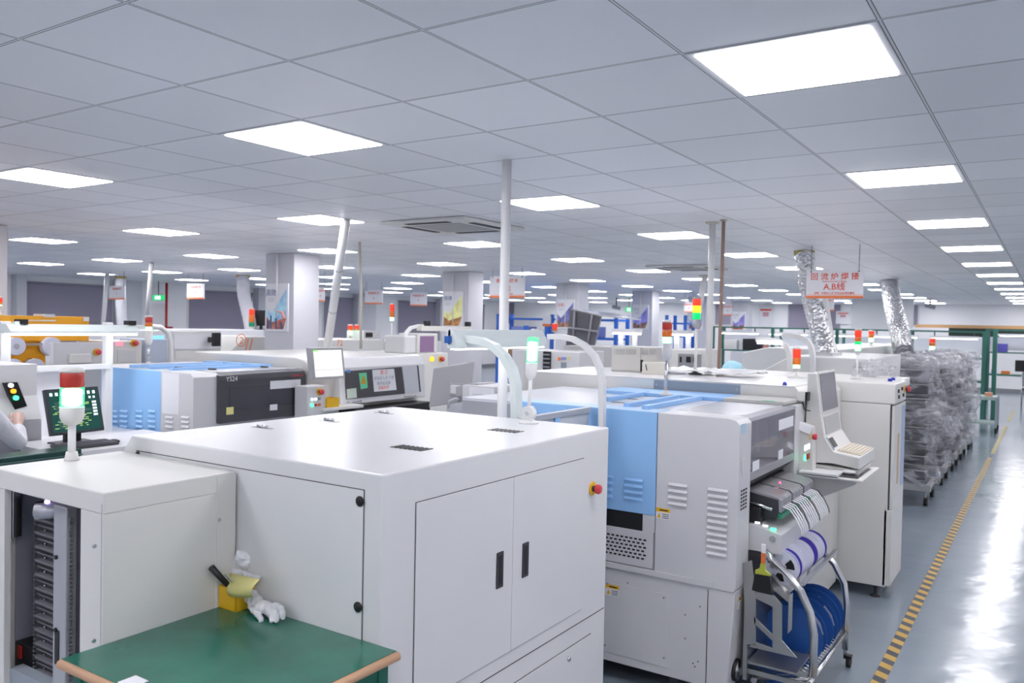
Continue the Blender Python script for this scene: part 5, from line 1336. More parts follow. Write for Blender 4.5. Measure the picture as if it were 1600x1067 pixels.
# ---- generic machines seen by their aisle (+X) side, measured on the plane X
def mach(label, X, px0, px1, pt, dep=1.2, m=None, name='machine', cat='machine', slope=0, z0=0, bev=.01, face='X', Y=None, gap=.04, roof=True):
    m = m or WHITE
    if face == 'X':
        y0, y1 = at(px0, pt, X=X).y, at(px1, pt, X=X).y; zt = at((px0 + px1) / 2, pt, X=X).z
        x0, x1 = X - dep, X
    else:
        x0, x1 = at(px0, pt, Y=Y).x, at(px1, pt, Y=Y).x; zt = at((px0 + px1) / 2, pt, Y=Y).z; y0, y1 = Y, Y + dep
    t = thing(name, label, cat, ((x0 + x1) / 2, (y0 + y1) / 2, z0))
    t['_'] = 0; del t['_']
    if slope and face == 'X': poly = [(y0, z0 + .06), (y0, zt - slope), (y0 + slope * 1.4, zt), (y1, zt), (y1, z0 + .06)]; MB().prism(poly, 'X', x0, x1).build('body', m, t, bevel=bev)
    elif slope: poly = [(x0, z0 + .06), (x0, zt - slope), (x0 + slope * 1.6, zt), (x1, zt), (x1, z0 + .06)]; MB().prism(poly, 'Y', y0, y1).build('body', m, t, bevel=bev)
    else: MB().box(x0, x1, y0, y1, z0 + .06, zt).build('body', m, t, bevel=bev)
    MB().box(x0 + .05, x1 - .05, y0 + .05, y1 - .05, z0, z0 + .06).build('plinth', DARK, t)
    return t, (x0, x1, y0, y1, zt)
def pX(t, X, a, b, c, d, m, name='panel', th=.008, lift=0.0):
    r = rX(X, a, b, c, d); return MB().box(X + lift, X + lift + th, r[0], r[1], r[2], r[3]).build(name, m, t, bevel=.002)
def pY_(t, Y, a, b, c, d, m, name='panel', th=.008, lift=0.0):
    r = rY(Y, a, b, c, d); return MB().box(r[0], r[1], Y - lift - th, Y - lift, r[2], r[3]).build(name, m, t, bevel=.002)

# second machine of the left line: white with arched hood and dark window
t = thing('pick_and_place_machine', 'white machine with an arched hood and a dark window bearing papers', 'machine', (-6.4, 6.0, 0))
SX = -5.55; y0, y1 = 5.19, at(664, 600, X=SX).y
zt_ = at(600, 556, X=SX).z
zmid = at(600, 566, X=SX).z
MB().prism([(SX - 1.7, .08), (SX - 1.7, zt_), (SX - .22, zt_), (SX - .10, zt_ - .02), (SX - .04, zt_ - .08), (SX - .10, 1.12), (SX - .10, .08)], 'Y', y0, y1).build('body', CREAM, t, bevel=.01)
MB().box(SX - 1.6, SX - .2, y0 + .1, y1 - .1, 0, .08).build('plinth', DARK, t)
yh = at(530, 600, X=SX).y
hd = MB().prism([(SX - .10, 1.10), (SX + .02, 1.10), (SX + .0, zt_ - .10), (SX - .06, zt_ - .01), (SX - .12, zt_)], 'Y', yh, y1 - .01).build('arched_hood', mat('hood silver white', (.72, .72, .75), .28), t, bevel=.008)
XH = SX + .02
a = rX(XH, 541, 580, 628, 622)
def hq(px, py): v = at(px, py, X=XH); return (v.y, v.z)
wnd = MB().prism([hq(540, 580), hq(627, 573), hq(632, 615), hq(541, 624)], 'X', XH - .01, XH + .004).build('dark_window', mat('window charcoal', (.09, .085, .095), .12), t)
MB().prism([hq(628, 573), hq(653, 571), hq(657, 612), hq(633, 615)], 'X', XH - .01, XH + .004).build('frosted_pane', mat('pane silver', (.62, .63, .68), .25), t)
MB().prism([hq(651, 571), hq(653, 571), hq(657, 612), hq(655, 612)], 'X', XH - .01, XH + .006).build('pane_gap', SEAM, t)
MB().prism([hq(560, 583), hq(572, 582), hq(574, 606), hq(563, 608)], 'X', XH + .004, XH + .006).build('green_warning_label', mat('mint label', (.14, .62, .34), .5), wnd)
MB().prism([hq(567, 585), hq(572, 599), hq(562.5, 600)], 'X', XH + .006, XH + .0075).build('warning_triangle', mat('amber print', (.55, .32, .02), .6), wnd)
MB().prism([hq(581, 578), hq(615, 576), hq(619, 609), hq(584, 612)], 'X', XH + .004, XH + .006).build('paper_notice', PAPER, wnd)
cN = at(600, 594, X=XH + .0075)
for s_, dz_, m_ in (('警 示', .075, PRED), ('非指定人员 不得', .02, mat('slate print', (.25, .25, .36), .6)), ('操作此设备', -.03, MATS['slate print']), ('违者处罚', -.075, PRED)):
    text(s_, (XH + .0065, cN.y, cN.z + dz_), YP, ZP, .04 if dz_ < .05 else .05, m_, wnd)
MB().prism([hq(541, 608), hq(556, 606), hq(557, 621), hq(542, 623)], 'X', XH + .004, XH + .006).build('small_notice', mat('pale green note', (.6, .7, .6), .6), wnd)
MB().prism([hq(541, 578), hq(547, 578), hq(547, 582), hq(541, 582)], 'X', XH + .004, XH + .006).build('blue_sticker', mat('blue sticker', (.1, .3, .7), .5), wnd)
mb = MB()
for px in (553, 640): c = at(px, 627 if px < 600 else 618, X=XH); mb.tube([(XH, c.y - .09, c.z), (XH + .03, c.y - .07, c.z), (XH + .03, c.y + .07, c.z), (XH, c.y + .09, c.z)], .006, 8)
mb.build('hood_handles', CHROME, t)
MB().box(SX - .12, SX + .12, yh + .1, y1 - .05, .93, 1.06).build('feeder_bank', BLACK, t, bevel=.01)
MB().box(SX - .09, SX + .02, 5.195, yh - .02, .1, 1.13).build('front_base', CREAM, t, bevel=.01)
# console: panel with buttons, monitor
XC = -5.40
rr = rX(XC, 480, 603, 510, 642)
cpn = MB().box(XC - .16, XC, rr[0], rr[1], rr[2] - .1, rr[3]).build('control_box', LGREY, t, bevel=.006)
estop(tuple(at(499, 612, X=XC)), t, 'X', 1.1)
for i in range(3):
    for j, mm in enumerate(((W_LED, W_LED, STEELG), (G_LED, RED, D_ORA))):
        p = at(487 + 5.7 * i, 624 - .5 * i + 9 * j, X=XC); MB().cyl(p, p + Vector((.012, 0, 0)), .0125, 14).build('push_button', mm[i], cpn)
mt = thing('monitor', 'grey framed monitor with a white screen on the arm of the left line console', 'monitor', (XC, 5.3, 1.3))
tl, tr, br_, bl = [at(px, py, X=XC + .08) for px, py in ((485, 543), (536, 543), (540, 590), (490, 594))]
ux = ((tr - tl) + (br_ - bl)) / 2; uy = ((tl - bl) + (tr - br_)) / 2; c4 = (tl + tr + br_ + bl) / 4; nq = ux.cross(uy).normalized(); nq = nq if nq.x > 0 else -nq
MB().obox(c4 - nq * .03, ux / 2, uy / 2, nq * .03).build('housing', mat('monitor grey', (.46, .46, .48), .4), mt, bevel=.006)
MB().obox(c4 + nq * .0005, ux * .43, uy * .42, nq * .001).build('screen', mat('white screen', (.8, .78, .74), .3, emit=(.8, .77, .72), estr=.55), mt)
MB().obox(c4 - uy * .20 + nq * .002, ux * .42, uy * .006, nq * .0006).build('screen_line', STEELG, mt)
MB().obox(c4 + ux * -.36 + uy * .41 + nq * .002, ux * .07, uy * .02, nq * .0006).build('screen_tab', mat('lime tab', (.2, .8, .1), .4, emit=(.2, .8, .1), estr=.6), mt)
MB().box(XC - .14, XC + .0, 5.24, 5.30, c4.z - .04, c4.z + .04).build('arm', DARK, mt)
# yellow bin on the ledge
r_ = rX(-5.38, 511, 622, 530, 636)
sh = MB().box(-5.53, -5.36, r_[0] - .05, r_[1] + .3, r_[2] - .03, r_[2] - .001).build('ledge', CREAM, t, bevel=.004)
yb2 = thing('yellow_bin', 'small yellow bin on the white ledge beside the left control panel', 'bin', (-5.45, (r_[0] + r_[1]) / 2, r_[2]))
for nm, a in (('front_wall', (-5.385, -5.38, r_[0], r_[1])), ('back_wall', (-5.50, -5.495, r_[0], r_[1])), ('side_wall', (-5.495, -5.385, r_[0], r_[0] + .005)), ('side_wall', (-5.495, -5.385, r_[1] - .005, r_[1]))): MB().box(*a, r_[2], r_[3]).build(nm, YELLOW, yb2)
MB().box(-5.495, -5.385, r_[0], r_[1], r_[2], r_[2] + .004).build('bottom', YELLOW, yb2)

# rear console of the near line: monitor back on an arm, grey box with paper
r_ = rY(4.3, 722, 603, 776, 660)
rc = thing('rear_console', 'grey console box with a white paper behind the large cabinet, left of the thick pole', 'console', ((r_[0] + r_[1]) / 2, 4.45, 0))
MB().box(r_[0], min(r_[1], -2.965), 4.3, 4.62, 0, r_[3]).build('housing', LGREY, rc, bevel=.004)
pY_(rc, 4.3, 733, 606, 772, 650, PAPER, 'paper_sheet', .003)
mb = MB(); q_ = rY(4.3, 738, 612, 765, 640)
for k in range(5): mb.box(q_[0], q_[1] - .02 * (k % 2), 4.2955, 4.297, q_[3] - .02 - k * .022, q_[3] - .018 - k * .022)
mb.build('paper_print', STEELG, rc)
MB().prism([wp(z_, 4.45) for z_ in ((726, 603), (744, 598), (760, 598), (768, 616), (726, 618))], 'Y', 4.35, 4.55).build('arm_mount', mat('mount grey', (.42, .42, .44), .4), rc, bevel=.003)
r2_ = at(705, 606, Y=4.55)
mk = thing('monitor', 'monitor seen from behind on a swing arm, left of the thick white pole', 'monitor', (r2_.x, 4.55, 1.2))
c1_, c2_, c3_, c4_ = [at(px, py, Y=4.5 + dy) for px, py, dy in ((676, 571, -.05), (741, 570, .05), (731, 622, .05), (671, 641, -.05))]
uxx = ((c2_ - c1_) + (c3_ - c4_)) / 2; uyy = ((c1_ - c4_) + (c2_ - c3_)) / 2; cm = (c1_ + c2_ + c3_ + c4_) / 4; nz_ = uxx.cross(uyy).normalized(); nz_ = nz_ if nz_.y < 0 else -nz_
MB().obox(cm - nz_ * .02, uxx / 2, uyy / 2, nz_ * .02).build('housing', mat('monitor back grey', (.44, .44, .46), .4), mk, bevel=.005)
v_ = at(719, 609, Y=4.42)
MB().box(v_.x - .07, v_.x + .07, 4.40, 4.46, v_.z - .03, v_.z + .03).build('swing_arm', CREAM, mk, bevel=.005)
MB().box(v_.x - .085, v_.x + .085, 4.42, 4.465, v_.z - .05, v_.z + .045).build('mount_plate', CHROME, mk, bevel=.003)
MB().tube([at(701, 637, Y=4.40), at(702, 626, Y=4.38), at(712, 622, Y=4.38), at(720, 625, Y=4.40)], .006, 8).build('cable', PVC, mk)

# ---- the white oven behind the tall cabinet
OY = 7.9
oz_ = at(1320, 559, Y=OY).z
ov = thing('reflow_oven', 'long white oven with a sloped hood feeding the silver ducts', 'oven', (-1.8, 10.8, 0))
ox = lambda px: (at(px, 560, Y=OY).x if px < 1330 else -1.36)
MB().prism([(ox(1166), .08), (ox(1166), at(1170, 592, Y=OY).z), (ox(1236), oz_), (ox(1408), oz_), (ox(1408), .08)], 'Y', OY, 9.72).build('hood', mat('oven white', (.70, .71, .71), .3), ov, bevel=.01)
ov2 = thing('reflow_oven', 'farther long white oven feeding the farther silver duct behind the wrapped trolleys', 'oven', (-2.6, 13, 0))
MB().prism([(-3.2, .08), (-3.2, oz_ - .05), (-2.9, oz_ + .02), (-2.1, oz_ + .02), (-2.1, .08)], 'Y', 10.1, 16.5).build('hood', MATS['oven white'], ov2, bevel=.01)
MB().box(ox(1166) + .1, ox(1408) - .05, OY + .05, 9.65, 0, .08).build('plinth', DARK, ov)
MB().box(-3.1, -2.2, 10.2, 16.4, 0, .08).build('plinth', DARK, ov2)
MB().tube([at(1341, 568, Y=OY - .005), at(1362, 588, Y=OY - .005)], .006, 6).build('gas_strut', CHROME, ov)
MB().box(ox(1255), ox(1290), OY + .3, OY + .7, oz_, oz_ + .03).build('duct_base', CHROME, ov)
tower_lamp('small red, orange and lit green tower lamp standing on the rear oven', tuple(at(1361, 540, Y=13.2).xy) + (oz_ + .02,), [(L_RED, .05), (D_ORA, .05), (L_GREEN, .07)], .02, r=.04, body_h=.02, pole_r=.012, flange_r=.04)
tower_lamp('small tower lamp rising behind the wrapped trolleys', tuple(at(1456, 560, Y=16.6).xy) + (0,), [(L_RED, .07), (D_ORA, .06), (L_GREEN, .08)], 1.50, r=.05, body_h=.04, pole_r=.015, flange_r=.06)

# ================================================================== WRAPPED TROLLEYS
def wrapped(k, y0, label):
    x1 = -1.03 + .004 * k; x0 = x1 - .78; y1 = y0 + .72; zt = 1.60 - .01 * k
    t = thing('wrapped_trolley', label, 'trolley', ((x0 + x1) / 2, (y0 + y1) / 2, 0), 'plastic wrapped trolleys')
    MB().box(x0 + .05, x1 - .02, y0 + .04, y0 + .09, .16, .23).build('base_bar', mat('trolley frame', (.45, .45, .46), .4, .3), t, bevel=.004)
    MB().box(x0 + .05, x1 - .02, y1 - .09, y1 - .04, .16, .23).build('base_bar', MATS['trolley frame'], t, bevel=.004)
    for x in (x0 + .08, x1 - .06): MB().box(x - .02, x + .02, y0 + .09, y1 - .09, .17, .22).build('side_bar', MATS['trolley frame'], t)
    for x in (x0 + .10, x1 - .07):
        for y in (y0 + .07, y1 - .07):
            c = MB().cyl((x, y, .08), (x, y, .17), .014, 8).build('caster', GREY, t)
            MB().cyl((x - .018, y + .02, .05), (x + .018, y + .02, .05), .05, 18).build('wheel', RUB, c)
    # dark feeder banks stacked on shelves
    z = .27; i = 0
    while z < zt - .16:
        h = .135
        s = MB().box(x0 + .10, x1 - .08 - .02 * (i % 2), y0 + .10, y1 - .08, z, z + h * .72).build('feeder_shelf', mat('graphite bank', (.05, .05, .06), .4), t, bevel=.012)
        MB().box(x0 + .08, x1 - .06, y0 + .08, y0 + .10, z + h * .74, z + h * .82).build('shelf_rail', MATS['trolley frame'], s)
        z += h + .022; i += 1
    if k == 0: MB().obox(((x0 + x1) / 2 + .15, y0 + .02, .31), (.16, 0, -.09), (0, .008, 0), (.012, 0, .02)).build('diagonal_brace', CHROME, t)
    # plastic film: a box skin pushed about by folded noise
    mb = MB(); bm = mb.bm; NX, NZ = 22, 44; P4 = []
    per = []
    cx, cy = (x0 + x1) / 2, (y0 + y1) / 2; hx_, hy_ = (x1 - x0) / 2, (y1 - y0) / 2
    for i in range(4 * NX):
        a_ = 2 * math.pi * i / (4 * NX); ca, sa = math.cos(a_), math.sin(a_); e_ = 2 / 5.0
        per.append((cx + (hx_ + .035) * math.copysign(abs(ca) ** e_, ca), cy + (hy_ + .035) * math.copysign(abs(sa) ** e_, sa), 0))
    rings = []
    for j in range(NZ + 1):
        z = .235 + (zt - .235) * j / NZ; ring = []
        sh = 1.0 - .14 * max(0, (j / NZ - .86) / .14) ** 1.5
        for (x, y, s_) in per:
            d = noise.noise(Vector((x * 3.5, y * 3.5, z * 3.0 + 7 * k))) * .060 + abs(noise.noise(Vector((x * 9, y * 9, z * 6 + 3 * k)))) * -.030
            bulge = .045 * math.sin(z * 8 + k * 1.9) + .010 * math.sin(z * 21 + k + x * 6) - .02 * (1 - z / zt)
            f = sh + (d + bulge) / .41
            ring.append(bm.verts.new((cx + (x - cx) * f, cy + (y - cy) * f, z + .012 * noise.noise(Vector((x * 9, y * 9, k))))))
        rings.append(ring)
    n_ = len(per)
    for A, B in zip(rings, rings[1:]):
        for i in range(n_):
            q = bm.faces.new([A[i], A[(i + 1) % n_], B[(i + 1) % n_], B[i]]); q.smooth = True
    top = rings[-1]; prev = top
    for s_ in (.8, .55, .3, .08):
        r2 = [bm.verts.new((cx + (v.co.x - cx) * s_, cy + (v.co.y - cy) * s_, zt + .035 * (1 - s_) + .05 * noise.noise(Vector((v.co.x * 7 * s_, v.co.y * 7, k + s_))))) for v in top]
        for i in range(n_):
            q = bm.faces.new([prev[i], prev[(i + 1) % n_], r2[(i + 1) % n_], r2[i]]); q.smooth = True
        prev = r2
    bm.faces.new(prev)
    mb.build('plastic_film', WRAP, t)
    return t
for k, (y, w) in enumerate(((9.85, 'nearest'), (11.3, 'second'), (12.6, 'third'), (13.8, 'fourth'), (15.1, 'farthest'))):
    wrapped(k, y, 'clear plastic wrapped trolley of dark feeder banks, %s of the five beside the aisle' % w)
# loose film heap with green glow between oven and trolleys
hp = MB(); hp.ball((0, 0, 0), .26, (1.1, 1.0, .62), 30, 16)
o = hp.build('plastic_heap', WRAP); o.location = (-1.62, 9.2, 1.62) ; o.location = (ox(1385), OY + .9, oz_ + .0)
o.location = tuple(at(1383, 585, Y=7.05).xy) + (1.60,)
for v in o.data.vertices: v.co += v.co.normalized() * .12 * noise.noise(v.co * 9) ; 
for v in o.data.vertices: v.co.z = max(v.co.z, -.072)
tag(o, 'heap of crumpled clear plastic film lying on the machine top before the wrapped trolleys', 'plastic film')
o.location.x = -1.18; o.scale = (.55, .55, .55); o.location.z = 1.57

# small shelf trolley beyond
st = thing('shelf_trolley', 'small grey two shelf trolley on casters at the end of the wrapped row', 'trolley', (-1.1, 18.1, 0))
sx1 = at(1558, 640, Y=18.2).x; sx0, sy0, sy1 = sx1 - .62, 17.9, 18.5
sz = at(1545, 620, Y=17.9).z
for x in (sx0, sx1):
    for y in (sy0, sy1):
        MB().box(x - .018, x + .018, y - .018, y + .018, .1, sz).build('post', STEELG, st); c = MB().cyl((x, y, .06), (x, y, .1), .02, 8).build('caster', DARK, st); MB().cyl((x - .02, y, .055), (x + .02, y, .055), .055, 16).build('wheel', RUB, c)
for z in (.16, .62, sz - .03): MB().box(sx0, sx1, sy0, sy1, z, z + .03).build('shelf', mat('shelf mint', (.36, .46, .44), .4), st)
MB().box(sx1 - .2, sx1 - .08, 18.0, 18.2, sz, sz + .07).build('orange_box', mat('dusty orange', (.6, .3, .2), .6), st)

# ================================================================== GREEN WORKBENCHES AT THE FAR END
def bench(label, Y, xa, xb, zt=1.93, posts=4, shelf_z=1.35, top_z=.80, lamps=3, screens=5, group='green workbenches', seed=1):
    random.seed(seed)
    t = thing('workbench', label, 'workbench', ((xa + xb) / 2, Y + .35, 0), group)
    G = mat('bench green paint', (.035, .15, .12), .4)
    for i in range(posts):
        x = xa + (xb - xa) * i / (posts - 1)
        for y in (Y, Y + .75): MB().box(x - .035, x + .035, y - .035, y + .035, 0, zt - .001).build('post', G, t)
    for y in (Y, Y + .75): MB().box(xa - .04, xb + .04, y - .03, y + .03, zt, zt + .035).build('top_beam', G, t)
    MB().box(xa, xb, Y + .04, Y + .71, top_z - .04, top_z).build('table_top', MATG, t)
    MB().box(xa, xb, Y + .35, Y + .71, shelf_z - .03, shelf_z).build('upper_shelf', G, t)
    MB().box(xa, xb, Y + .72, Y + .74, shelf_z + .05, shelf_z + .40).build('pale_board', mat('pale board', (.62, .63, .70), .5), t)
    for i in range(lamps):
        x = xa + (xb - xa) * (i + .5) / lamps; w = (xb - xa) / lamps * .40
        l_ = MB().box(x - w, x + w, Y + .20, Y + .32, zt - .13, zt - .08).build('lamp_housing', PVC, t)
        MB().box(x - w * .95, x + w * .95, Y + .22, Y + .30, zt - .15, zt - .131).build('lamp_tube', E_WHITE, l_)
        for dx in (-w * .8, w * .8): MB().box(x + dx - .012, x + dx + .012, Y + .24, Y + .27, zt - .08, zt).build('lamp_hanger', DARK, l_)
    return t
def screen_thing(label, p, w, h, m=BLACK, foot=True, yaw=0, group='dark bench monitors'):
    t = thing('monitor', label, 'monitor', p, group)
    x, y, z = p
    MB().box(x - w / 2, x + w / 2, y - .02, y + .02, z + (.08 if foot else 0), z + h + (.08 if foot else 0)).build('screen', m, t, bevel=.004)
    if foot:
        MB().box(x - .03, x + .03, y + .0, y + .03, z + .008, z + .1).build('stand', DARK, t); MB().box(x - .10, x + .10, y - .06, y + .08, z + .0005, z + .012).build('stand_base', DARK, t)
    return t
xb = at(1537, 560, Y=20.0).x
bench('long green workbench with lit tubes whose beam crosses behind the silver ducts', 20.0, at(1114, 540, Y=20).x, xb, 1.885, 5, 1.34, .86, 5, seed=2)
MB_x = xb
t = thing('green_post', 'free green double upright at the end of the long green bench', 'post', (xb + .2, 20.4, 0))
MB().box(xb + .14, xb + .22, 20.3, 20.5, 0, 1.98).build('post', MATS['bench green paint'], t); MB().box(xb + .12, xb + .28, 20.25, 20.55, 0, .03).build('foot_plate', MATS['bench green paint'], t)
def items_on_bench(Y, z, specs):
    for nm, lab, cat, px0, px1, pt, pb, m in specs:
        r = rY(Y, px0, pt, px1, pb); o = MB().box(r[0], r[1], Y, Y + .18, z, z + max(.05, r[3] - r[2])).build(nm, m, None, bevel=.008)
        tag(centre(o), lab, cat)
bag = mat('thin plastic bag', (.62, .60, .60), .4)
tz1 = .861
for k, (px, w, h) in enumerate(((1263, 36, 20), (1336, 26, 18), (1361, 20, 16), (1436, 26, 16), (1500, 24, 18))):
    x = at(px, 545, Y=20.3).x
    screen_thing('dark monitor on the long green bench, number %s from its left end' % ['one', 'two', 'three', 'four', 'five'][k] if False else 'dark monitor on the long green bench, %s from its left end' % ['first', 'second', 'third', 'fourth', 'fifth'][k], (x, 20.36, tz1), w * .016, h * .018 + .12, BLACK)
# bench further back right with chair
bench('green workbench at the far right end beneath the timber beam', 25.2, -1.45, .9, 1.95, 3, 1.38, .80, 1, seed=9)
screen_thing('dark wide monitor on the shelf of the far right bench', (-.15, 25.6, 1.381), .75, .34, BLACK)
screen_thing('dark monitor on the table of the far right bench', (-.55, 25.5, .801), .50, .30, BLACK)
items_on_bench(25.58, 1.381, [('blue_crate', 'blue violet crate on the shelf of the far right bench', 'crate', 1555, 1574, 547, 560, mat('blue violet crate', (.12, .10, .45), .5)), ('white_bag', 'pale bag left of the blue violet crate', 'bag', 1546, 1553, 549, 559, bag)])
items_on_bench(25.35, .801, [('orange_tray', 'orange tray on the far right bench', 'tray', 1564, 1578, 578, 583, mat('tray orange', (.75, .22, .05), .5)), ('purple_box', 'small violet box on the far right bench', 'box', 1549, 1557, 575, 582, mat('violet box', (.14, .08, .30), .5))])
def mesh_chair(label, x, y):
    t = thing('office_chair', label, 'chair', (x, y, 0)); w = .26
    MB().box(x - w, x + w, y - .24, y + .2, .45, .50).build('seat', DARK, t, bevel=.02)
    MB().box(x - w, x + w, y - .27, y - .24, .55, .92).build('backrest', mat('grey mesh back', (.28, .29, .33), .7), t, bevel=.02)
    for dx in (-w, w):
        MB().tube([(x + dx, y - .26, .85), (x + dx, y - .26, .02), (x + dx, y + .24, .02)], .014, 8).build('sled_leg', CHROME, t); MB().tube([(x + dx, y + .24, .02), (x + dx, y + .2, .46)], .014, 8).build('front_leg', CHROME, t)
    return t
mesh_chair('grey mesh backed chair under the far right bench', -.35, 24.7)

# ================================================================== MACHINES FARTHER BACK
CX = -9.6
t, b = mach('bright white machine with a black monitor, left of the machine marked two', CX, 266, 346, 517, 1.0)
pX(t, CX, 271, 522, 345, 545, PAPER, 'white_cover', .02); pX(t, CX, 273, 548, 345, 560, CREAM, 'lower_cover', .01)
k_ = at(340, 545, X=CX + .25)
mm = thing('monitor', 'small black monitor on the bright white machine, left of the machine marked two', 'monitor', (CX + .15, k_.y, b[4] - .5))
r_ = rX(CX + .2, 335, 520, 345, 541); MB().box(CX + .14, CX + .2, r_[0], r_[1], r_[2], r_[3]).build('housing', BLACK, mm); MB().box(CX + .03, CX + .14, (r_[0] + r_[1]) / 2 - .03, (r_[0] + r_[1]) / 2 + .03, r_[2] + .05, r_[2] + .12).build('arm', DARK, mm)
def mark(t, X, px, py, s, h):
    c = at(px, py, X=X + .003); text(s, (X + .002, c.y, c.z), YP, ZP, h, PORG, t)
t, b = mach('white oven with a sloped end marked with an orange circled two', CX, 349, 428, 526, 1.0, mat('oven cream', (.60, .60, .58), .4), 'reflow_oven', 'oven', slope=.28)
mark(t, CX, 377, 533, '②', .22); mark(t, CX, 389, 540, '//', .26)
t, b = mach('long white machine between the poster columns marked with an orange two', CX, 497, 600, 531, 1.1, CREAM)
mark(t, CX, 531, 536, '72', .14); pX(t, CX, 500, 545, 596, 553, WHITE, 'band', .01)
c3b = b
t, b = mach('long white machine between the poster columns marked with an orange one', CX, 602, 690, 533, 1.1, WHITE)
mark(t, CX, 611, 536, '①', .12)
# gear boxes and tower lamps on them
e = thing('test_equipment', 'open dark test equipment on the white machine marked two', 'equipment', (CX - .5, (c3b[2] + c3b[3]) / 2, c3b[4]))
r_ = rX(CX - .4, 568, 517, 595, 531); MB().box(CX - .8, CX - .4, r_[0], r_[1], c3b[4] + .001, r_[3]).build('housing', LGREY, e)
MB().box(CX - .4, CX - .39, r_[0] + .05, (r_[0] + r_[1]) / 2, c3b[4] + .03, r_[3] - .03).build('dark_front', BLACK, e)
for px, py, Xl, lab in ((547, 531, CX - .6, 'small lit green tower lamp, left of the pair on the white machine marked two'), (557, 531, CX - .9, 'small lit green tower lamp, right of the pair on the white machine marked two')):
    p = at(px, py, X=Xl); tower_lamp(lab, (Xl, p.y, c3b[4] + .001), [(L_RED, .06), (D_ORA, .03), (L_GREEN, .08)], .02, r=.045, body_h=.03, pole_r=.014, flange_r=.05, body=CREAM)
p = at(612, 531, X=CX - .3)
tower_lamp('slim tower lamp on a thin pole left of the second poster column', (CX - .3, p.y, b[4] + .001), [(L_RED, .12), (D_ORA, .11), (L_GREEN, .07)], .32, r=.042, body_h=.02, pole_r=.012, flange_r=.05, body=CREAM)
t, b = mach('low white machine row before the grey blinds at the left', -13.2, 180, 412, 515, 1.2, PAPER)
dm = screen_thing('small black monitor before the nearest poster column', (-13.6, at(407, 505, X=-13.6).y, b[4] + .001), .30, .32)
p = at(388, 515, X=-13.5); tower_lamp('unlit three colour tower lamp before the second grey blind', (-13.4, p.y, b[4] + .001), [(L_RED, .12), (D_ORA, .14), (D_GREEN, .10)], .02, r=.055, body_h=.02, pole_r=.02, flange_r=.05)
# machine with red display (left)
t, b = mach('beige machine with a small lit red display behind the left lamp frame', -8.05, 172, 222, 533, .6, CREAM)
pX(t, -8.05, 180, 534, 192, 540, mat('red display', (.5, .1, .15), .4, emit=(.8, .25, .35), estr=.8), 'display'); pX(t, -8.05, 183, 546, 212, 566, LGREY, 'hatch', .01)
estop(tuple(at(209, 536, X=-8.05)), t, 'X', 1.3)
t, b = mach('pale bluish machine with a curved white arm left of the orange marked oven', -8.1, 228, 262, 530, .5, mat('bluish panel', (.52, .58, .70), .3))
pX(t, -8.1, 236, 524, 256, 530, mat('cyan screen', (.2, .5, .75), .3, emit=(.25, .6, .9), estr=.6), 'screen')
y_ = at(266, 560, X=-8.0).y
MB().tube([(-8.0, y_, 0), (-8.0, y_, 1.62), (-8.0, y_ - .03, 1.72), (-8.0, y_ - .12, 1.78), (-8.0, y_ - .3, 1.79)], .028, 12).build('curved_arm', PVC, t)
MB().box(-8.05, -7.98, y_ - .75, y_ - .3, 1.76, 1.80).build('lamp_housing', PVC, t)
# machines of the left line beyond the arched hood
t, b = mach('white machine with a small violet monitor and a curved white lamp arm', -6.3, 632, 700, 552, .9, CREAM)
zz_ = b[4]
vm = thing('monitor', 'boxy monitor with a violet screen on the white machine behind the arched lamp arm', 'monitor', (-6.5, at(670, 550, X=-6.3).y, zz_))
r_ = rX(-6.32, 652, 521, 684, 553); MB().box(-6.62, -6.32, r_[0], r_[1], zz_ + .001, r_[3]).build('housing', CREAM, vm, bevel=.01)
pX(vm, -6.32, 656, 525, 678, 550, PURPLE, 'screen', .004); 
r_ = rX(-6.34, 632, 524, 651, 553); MB().box(-6.66, -6.34, r_[0], r_[1], zz_ + .001, r_[3]).build('side_housing', WHITE, vm, bevel=.02)
yq = at(633, 520, X=-6.2).y
aa = thing('arched_lamp', 'curved white lamp arm with a pale lamp bar above the violet monitor', 'lamp', (-6.42, yq, zz_))
MB().strip([Vector((-6.42, at(632, 552, X=-6.42).y, zz_)), at(632, 535, X=-6.42), at(634, 521, X=-6.42), at(642, 512, X=-6.42), at(655, 509, X=-6.42), at(665, 509, X=-6.42)], (.02, 0, 0), (.0, .018, 0)).build('curved_arm', PVC, aa)
a_, b_ = at(655, 513, X=-6.38), at(735, 514, X=-6.38)
MB().box(-6.42, -6.34, a_.y, b_.y, a_.z - .03, a_.z + .03).build('lamp_bar', mat('pale lamp bar', (.75, .74, .70), .3), aa)
for px in (667, 731): y = at(px, 510, X=-6.38).y; MB().box(-6.41, -6.35, y - .03, y + .03, a_.z + .031, a_.z + .09).build('black_clamp', BLACK, aa)
estop(tuple(at(688, 561, X=-6.3)), t, 'X', 1.3)
p = at(674, 561, X=-6.3); MB().cyl(p, p + Vector((.02, 0, 0)), .03, 14).build('orange_button', L_YEL, t)

